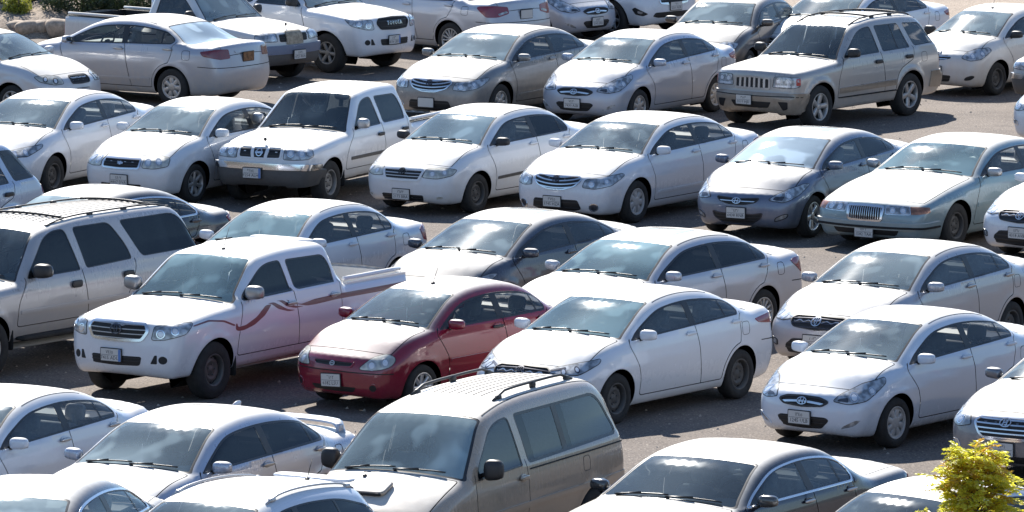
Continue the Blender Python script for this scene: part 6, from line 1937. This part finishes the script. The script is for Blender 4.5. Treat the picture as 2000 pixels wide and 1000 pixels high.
# ------------------------------------------------------------------ the parked vehicles: kind, name, label, category, x, y, heading, palette, group, plate
CARS = [
    ('sedan00', 'sedan', 'silver sedan facing right at the far left edge with hazed headlights and black grille', 'car', -9.21, 125.98, -34.9, {'rim': 'alloy', 'lens': 'lensold', 'chrome': 'dark', 'paint': 'silverwhite'}, 'sedans parked in rows on the lot', None),
    ('camry07', 'sedan', 'silver sedan seen from behind with dark red tail lamps beside the old white pickup', 'car', -6.64, 128.43, 146.3, {'rim': 'alloy', 'plate': 'rust', 'handle': 'chromedull', 'red': 'smokelens', 'glass_rear': 'glass_milky', 'glass_side': 'glass_light', 'glass_side2': 'glass_light', 'paint': 'silver'}, 'sedans parked in rows on the lot', None),
    ('pickup98_single', 'pickup_truck', 'old white pickup with an empty load bed and a bare tan panel over its grille', 'pickup truck', -5.68, 132.41, -39.6, {'bedpaint': 'dark', 'mirror': 'dark', 'paint': 'white_dirty'}, 'pickup trucks parked on the lot', ('٤٧٢١', '4721 RKA')),
    ('hilux_far', 'pickup_truck', 'white pickup facing right with brand lettering across its black grille', 'pickup truck', -4.04, 134.44, -39.3, {'rim': 'rimsilver', 'mirror': 'dark', 'handle': 'dark', 'paint': 'white_b'}, 'pickup trucks parked on the lot', ('٨١٣٦', '8136 LBD')),
    ('accord', 'sedan', 'silver sedan seen from behind right of the pickup with grille lettering', 'car', -1.58, 137.31, 137.0, {'rim': 'alloy', 'paint': 'silver2'}, 'sedans parked in rows on the lot', None),
    ('accent', 'sedan', 'bluish silver small sedan facing right at the back, cut by the top edge', 'car', 0.07, 140.22, -42.0, {'rim': 'capgrey', 'paint': 'silverblue'}, 'sedans parked in rows on the lot', ('٥١٤٣', '5143 JXA')),
    ('suv', 'suv', 'white car with a wide black lower intake cut off by the top edge', 'SUV', 1.60, 141.46, -45.0, {'rim': 'alloy', 'paint': 'white_b'}, 'SUVs parked on the lot', ('٦٢٠١', '6201 NSR')),
    ('sedan00', 'sedan', 'brownish grey sedan behind the silver SUV with a roof rack, cut by the top edge', 'car', 4.05, 132.46, -112.8, {'rim': 'alloy', 'mirror': 'greybrown', 'seat': 'seat_beige', 'dash': 'dash_beige', 'glass': 'glass_dusty', 'glass_side': 'glass_light', 'glass_side2': 'glass_light', 'paint': 'greybrown'}, 'sedans parked in rows on the lot', None),
    ('camry07', 'sedan', 'white sedan mostly hidden behind the roof rack of the silver SUV', 'car', 6.18, 133.49, -125.0, {'glass_side2': 'glass_light', 'paint': 'white_b'}, 'sedans parked in rows on the lot', None),
    ('yaris', 'sedan', 'white small sedan with black mirrors right of the silver SUV at the top right', 'car', 8.74, 130.21, -126.6, {'mirror': 'dark', 'handle': 'dark', 'paint': 'white_dirty'}, 'sedans parked in rows on the lot', ('٢٩٨٥', '2985 DKB')),
    ('pickup98', 'pickup_truck', 'vehicle with a pale bumper corner just entering at the upper right edge', 'pickup truck', 10.58, 127.24, -125.0, {'paint': 'white_dirty'}, 'pickup trucks parked on the lot', None),
    ('sonata', 'sedan', 'white car nose just entering at the right edge below the pale bumper corner', 'car', 10.21, 121.51, -125.0, {'paint': 'white_b'}, 'sedans parked in rows on the lot', None),
    ('camry07', 'sedan', 'dusty grey sedan with its front window open left of the silver small sedan', 'car', -0.19, 125.91, -122.1, {'rim': 'alloy', 'glass_side': 'glass_open', 'seat': 'seat_dark', 'glass': 'glass_dusty', 'paint': 'grey'}, 'sedans parked in rows on the lot', None),
    ('accent', 'sedan', 'silver small sedan left of the silver SUV with a roof rack', 'car', 2.18, 125.22, -122.4, {'rim': 'alloy', 'glass': 'glass_dusty', 'paint': 'silverblue'}, 'sedans parked in rows on the lot', ('٧٤٣٠', '7430 ASB')),
    ('jeep', 'suv', 'silver and tan boxy SUV with a roof rack and a seven slot grille', 'SUV', 5.35, 124.72, -127.6, {'rim': 'alloy', 'paint2': 'tan', 'handle': 'dark', 'mirror': 'dark', 'glass': 'glass_half', 'seat': 'seat_dark', 'dash': 'dash_dark', 'chrome': 'champagne_bright', 'paint': 'champagne'}, 'SUVs parked on the lot', ('٣٥١٩', '3519 HJD')),
    ('wagon_suv', 'suv', 'silver SUV whose rear corner with a red tail lamp shows at the left edge', 'SUV', -8.72, 103.78, -122.0, {'glass_side': 'glass_light', 'glass_side2': 'glass_light', 'mirror': 'dark', 'handle': 'dark', 'paint': 'silverblue'}, 'SUVs parked on the lot', None),
    ('corolla14', 'sedan', 'white sedan at the left edge behind the silver SUV rear corner', 'car', -7.32, 114.78, -116.5, {'glass_rear': 'glass_light', 'glass_side2': 'glass_light', 'paint': 'white_a'}, 'sedans parked in rows on the lot', None),
    ('optra', 'sedan', 'white sedan with a cross emblem grille left of the pickup with a chrome bumper', 'car', -4.91, 113.77, -122.1, {'glass_rear': 'glass_light', 'rim': 'alloy', 'lens': 'lensold', 'glass_side2': 'glass_light', 'paint': 'white_c'}, 'sedans parked in rows on the lot', ('٤٤٠٧', '4407 DVA')),
    ('pickup98', 'pickup_truck', 'white crew cab pickup with a chrome front bumper and dark windows', 'pickup truck', -2.90, 113.72, -116.2, {'rim': 'rimsilver', 'bedpaint': 'dark', 'handle': 'dark', 'mirror': 'chromedull', 'glass_side': 'glass_dark', 'glass_side2': 'glass_dark', 'glass': 'glass_darkws', 'seat': 'seat_dark', 'dash': 'dash_dark', 'paint': 'white_c'}, 'pickup trucks parked on the lot', ('٩٢٥٤', '9254 ALH')),
    ('corolla03', 'sedan', 'white sedan with black side moulding and one black door mirror beside the crew cab pickup', 'car', -0.47, 112.43, -124.1, {'mirror': 'dark', 'lens': 'lensold', 'glass_side2': 'glass_dark', 'chrome': 'chromedull', 'glass': 'glass_blueish', 'paint': 'white_c'}, 'sedans parked in rows on the lot', ('٢١٧٣', '2173 BRA')),
    ('camry07', 'sedan', 'white sedan with a slatted chrome grille and silver wheel covers in the third row', 'car', 1.94, 111.25, -123.6, {'glass_rear': 'glass_light', 'rim': 'capgrey', 'handle': 'white_a', 'seat': 'seat_dark', 'glass_side': 'glass_light', 'glass_side2': 'glass_light', 'paint': 'white_a'}, 'sedans parked in rows on the lot', ('٣٧٤٥', '3745 HZA')),
    ('elantra', 'sedan', 'blue grey sedan with a smiling lower grille and bright alloy wheels', 'car', 4.43, 109.38, -119.9, {'rim': 'alloybright', 'mirror': 'bluegrey', 'glass': 'glass_milky', 'glass_side2': 'glass_dark', 'paint': 'bluegrey'}, 'sedans parked in rows on the lot', ('٦٤٣٨', '6438 RNB')),
    ('marquis', 'sedan', 'long pale blue old sedan with an upright black and chrome grille', 'car', 6.60, 108.20, -124.7, {'glass_rear': 'glass_light', 'rim': 'rimblack', 'mirror': 'chromedull', 'seat': 'seat_grey', 'glass': 'glass_teal', 'glass_side': 'glass_light', 'glass_side2': 'glass_light', 'mould': 'lightblue', 'paint': 'lightblue'}, 'sedans parked in rows on the lot', ('١٥٨٢', '1582 TAA')),
    ('corolla14', 'sedan', 'white sedan nose entering at the right edge beside the long pale blue sedan', 'car', 8.77, 106.46, -129.2, {'paint': 'white_a'}, 'sedans parked in rows on the lot', ('٤٣١٨', '4318 AVB')),
    ('audi', 'sedan', 'dark blue grey sedan with chrome window edging behind the big beige grey SUV', 'car', -5.99, 101.40, -127.9, {'rim': 'alloy', 'glass_side': 'glass_light', 'glass_side2': 'glass_light', 'glass': 'glass_dusty', 'paint': 'darkblue'}, 'sedans parked in rows on the lot', None),
    ('suburban', 'suv', 'big long beige grey SUV with black windows and a roof rack at the left edge', 'SUV', -6.53, 94.59, -125.7, {'rim': 'alloy', 'mirror': 'dark', 'handle': 'dark', 'glass_side': 'glass_dark', 'glass_side2': 'glass_black', 'paint2': 'beigegrey', 'seat': 'seat_beige', 'glass': 'glass_darkws', 'paint': 'beigegrey'}, 'SUVs parked on the lot', None),
    ('corolla03', 'sedan', 'white sedan behind the load bed of the striped white pickup', 'car', -2.99, 99.55, -122.8, {'glass_rear': 'glass_light', 'seat': 'seat_dark', 'glass_side': 'glass_light', 'glass_side2': 'glass_light', 'glass': 'glass_teal', 'rim': 'rimblack', 'mould': 'white_s', 'paint': 'white_s'}, 'sedans parked in rows on the lot', None),
    ('elantra', 'sedan', 'dark grey sedan with a sunroof behind the red sedan', 'car', -0.04, 98.73, -125.0, {'rim': 'alloy', 'mirror': 'darkgrey', 'glass_side': 'glass_smoke', 'glass_side2': 'glass_smoke', 'paint': 'darkgrey'}, 'sedans parked in rows on the lot', None),
    ('accord', 'sedan', 'silver sedan with twin spoke wheels behind the white sedan with black steel wheels', 'car', 1.82, 96.09, -127.4, {'rim': 'alloy', 'mirror': 'silver2', 'glass': 'glass_teal', 'glass_side': 'glass_dark', 'glass_side2': 'glass_dark', 'paint': 'silver2'}, 'sedans parked in rows on the lot', None),
    ('corolla14', 'sedan', 'silver grey sedan with wide black grille behind the front row white small sedan', 'car', 5.17, 94.95, -124.0, {'mirror': 'silvergrey', 'seat': 'seat_grey', 'handle': 'chromedull', 'glass': 'glass_clear', 'paint': 'silvergrey'}, 'sedans parked in rows on the lot', ('٨٠٢٦', '8026 KDB')),
    ('hilux', 'pickup_truck', 'white crew cab pickup with maroon swoosh stripes along its side', 'pickup truck', -3.63, 92.68, -123.4, {'mirror': 'mirrorgrey', 'handle': 'chromedull', 'glass_side': 'glass_dark', 'glass_side2': 'glass_dark', 'rim': 'rimsteel', 'slat': 'chromedull', 'lens': 'lens', 'bedpaint': 'white_dirty', 'glass': 'glass_teal', 'paint': 'white_a'}, 'pickup trucks parked on the lot', ('٧٤١٥', '7415 ADL')),
    ('rio', 'sedan', 'dark red sedan, the only red car on the lot', 'car', -0.95, 91.34, -130.0, {'glass_rear': 'glass_light', 'rim': 'alloybright', 'mirror': 'red', 'handle': 'dark', 'seat': 'seat_dark', 'glass_side': 'glass_light', 'glass_side2': 'glass_light', 'lens': 'lensold', 'chrome': 'chromedull', 'paint': 'red'}, 'sedans parked in rows on the lot', ('٦١٨٢', '6182 LSU')),
    ('corolla14', 'sedan', 'white sedan with black steel wheels right of the red sedan', 'car', 1.40, 90.31, -126.2, {'glass_side': 'glass_mid', 'glass_side2': 'glass_mid', 'chrome': 'badge', 'glass': 'glass_teal', 'paint': 'white_a'}, 'sedans parked in rows on the lot', ('٥٥٢٣', '5523 ERD')),
    ('accent', 'sedan', 'white small sedan with silver wheel covers at the right of the front full row', 'car', 4.75, 88.28, -127.0, {'glass_rear': 'glass_light', 'rim': 'capgrey', 'lens': 'lens', 'seat': 'seat_dark', 'glass_side': 'glass_light', 'glass_side2': 'glass_light', 'paint': 'white_blue'}, 'sedans parked in rows on the lot', ('١٢٤٥', '1245 ULB')),
    ('sonata', 'sedan', 'grey sedan nose with a slatted hexagonal grille at the right edge behind the young tree', 'car', 7.03, 85.88, -123.7, {'rim': 'alloy', 'glass': 'glass_clear', 'paint': 'greyblue'}, 'sedans parked in rows on the lot', ('٧١٩١', '1197 KSA')),
    ('corolla14', 'sedan', 'white sedan cut by the left edge in the front row', 'car', -5.89, 81.29, -120.4, {'glass_rear': 'glass_light', 'mirror': 'white_b', 'handle': 'chromedull', 'seat': 'seat_grey', 'glass_side': 'glass_mid', 'glass_side2': 'glass_light', 'chrome': 'chromedull', 'paint': 'white_b'}, 'sedans parked in rows on the lot', None),
    ('camry03', 'sedan', 'silver sedan with a rear spoiler left of the tan grey van', 'car', -3.57, 79.47, -120.8, {'rim': 'alloy', 'handle': 'chromedull', 'glass_side': 'glass_dark', 'glass_side2': 'glass_dark', 'glass': 'glass_dusty', 'paint': 'silverblue'}, 'sedans parked in rows on the lot', None),
    ('van', 'van', 'tan grey passenger van with black roof rails in the front row', 'van', -0.58, 78.39, -116.6, {'mirror': 'dark', 'handle': 'goldgrey', 'glass_side': 'glass_refl', 'glass_tint': 'glass_dark', 'glass': 'glass_van', 'seat': 'seat_grey', 'paint': 'goldgrey'}, None, None),
    ('crown', 'sedan', 'dark navy long sedan with chrome window edging and a pale dusty roof', 'car', 2.13, 77.05, -123.3, {'mirror': 'darkmirror', 'rim': 'rimblack', 'glass_side': 'glass_mid', 'glass_side2': 'glass_mid', 'glass': 'glass_darkws', 'handle': 'chromedull', 'mould': 'navy', 'paint': 'navy'}, 'sedans parked in rows on the lot', None),
    ('sedan_gutter', 'sedan', 'white car roof behind the young tree at the lower right corner', 'car', 4.33, 74.73, -132.7, {'glass': 'glass_darkws', 'paint': 'white_b'}, 'sedans parked in rows on the lot', None),
    ('audi', 'sedan', 'dark sedan roof with chrome window edging at the lower left corner', 'car', -5.03, 74.56, -106.0, {'glass_side': 'glass_light', 'glass_side2': 'glass_light', 'glass': 'glass_dusty', 'paint': 'darkblue'}, 'sedans parked in rows on the lot', None),
    ('crossover', 'suv', 'white crossover roof with a silver roof rail in front of the tan grey van', 'SUV', -2.97, 72.82, -120.5, {'glass_side': 'glass_dark', 'glass_side2': 'glass_dark', 'paint': 'white_blue'}, 'SUVs parked on the lot', None),
]
for c in CARS:
    place(*c)
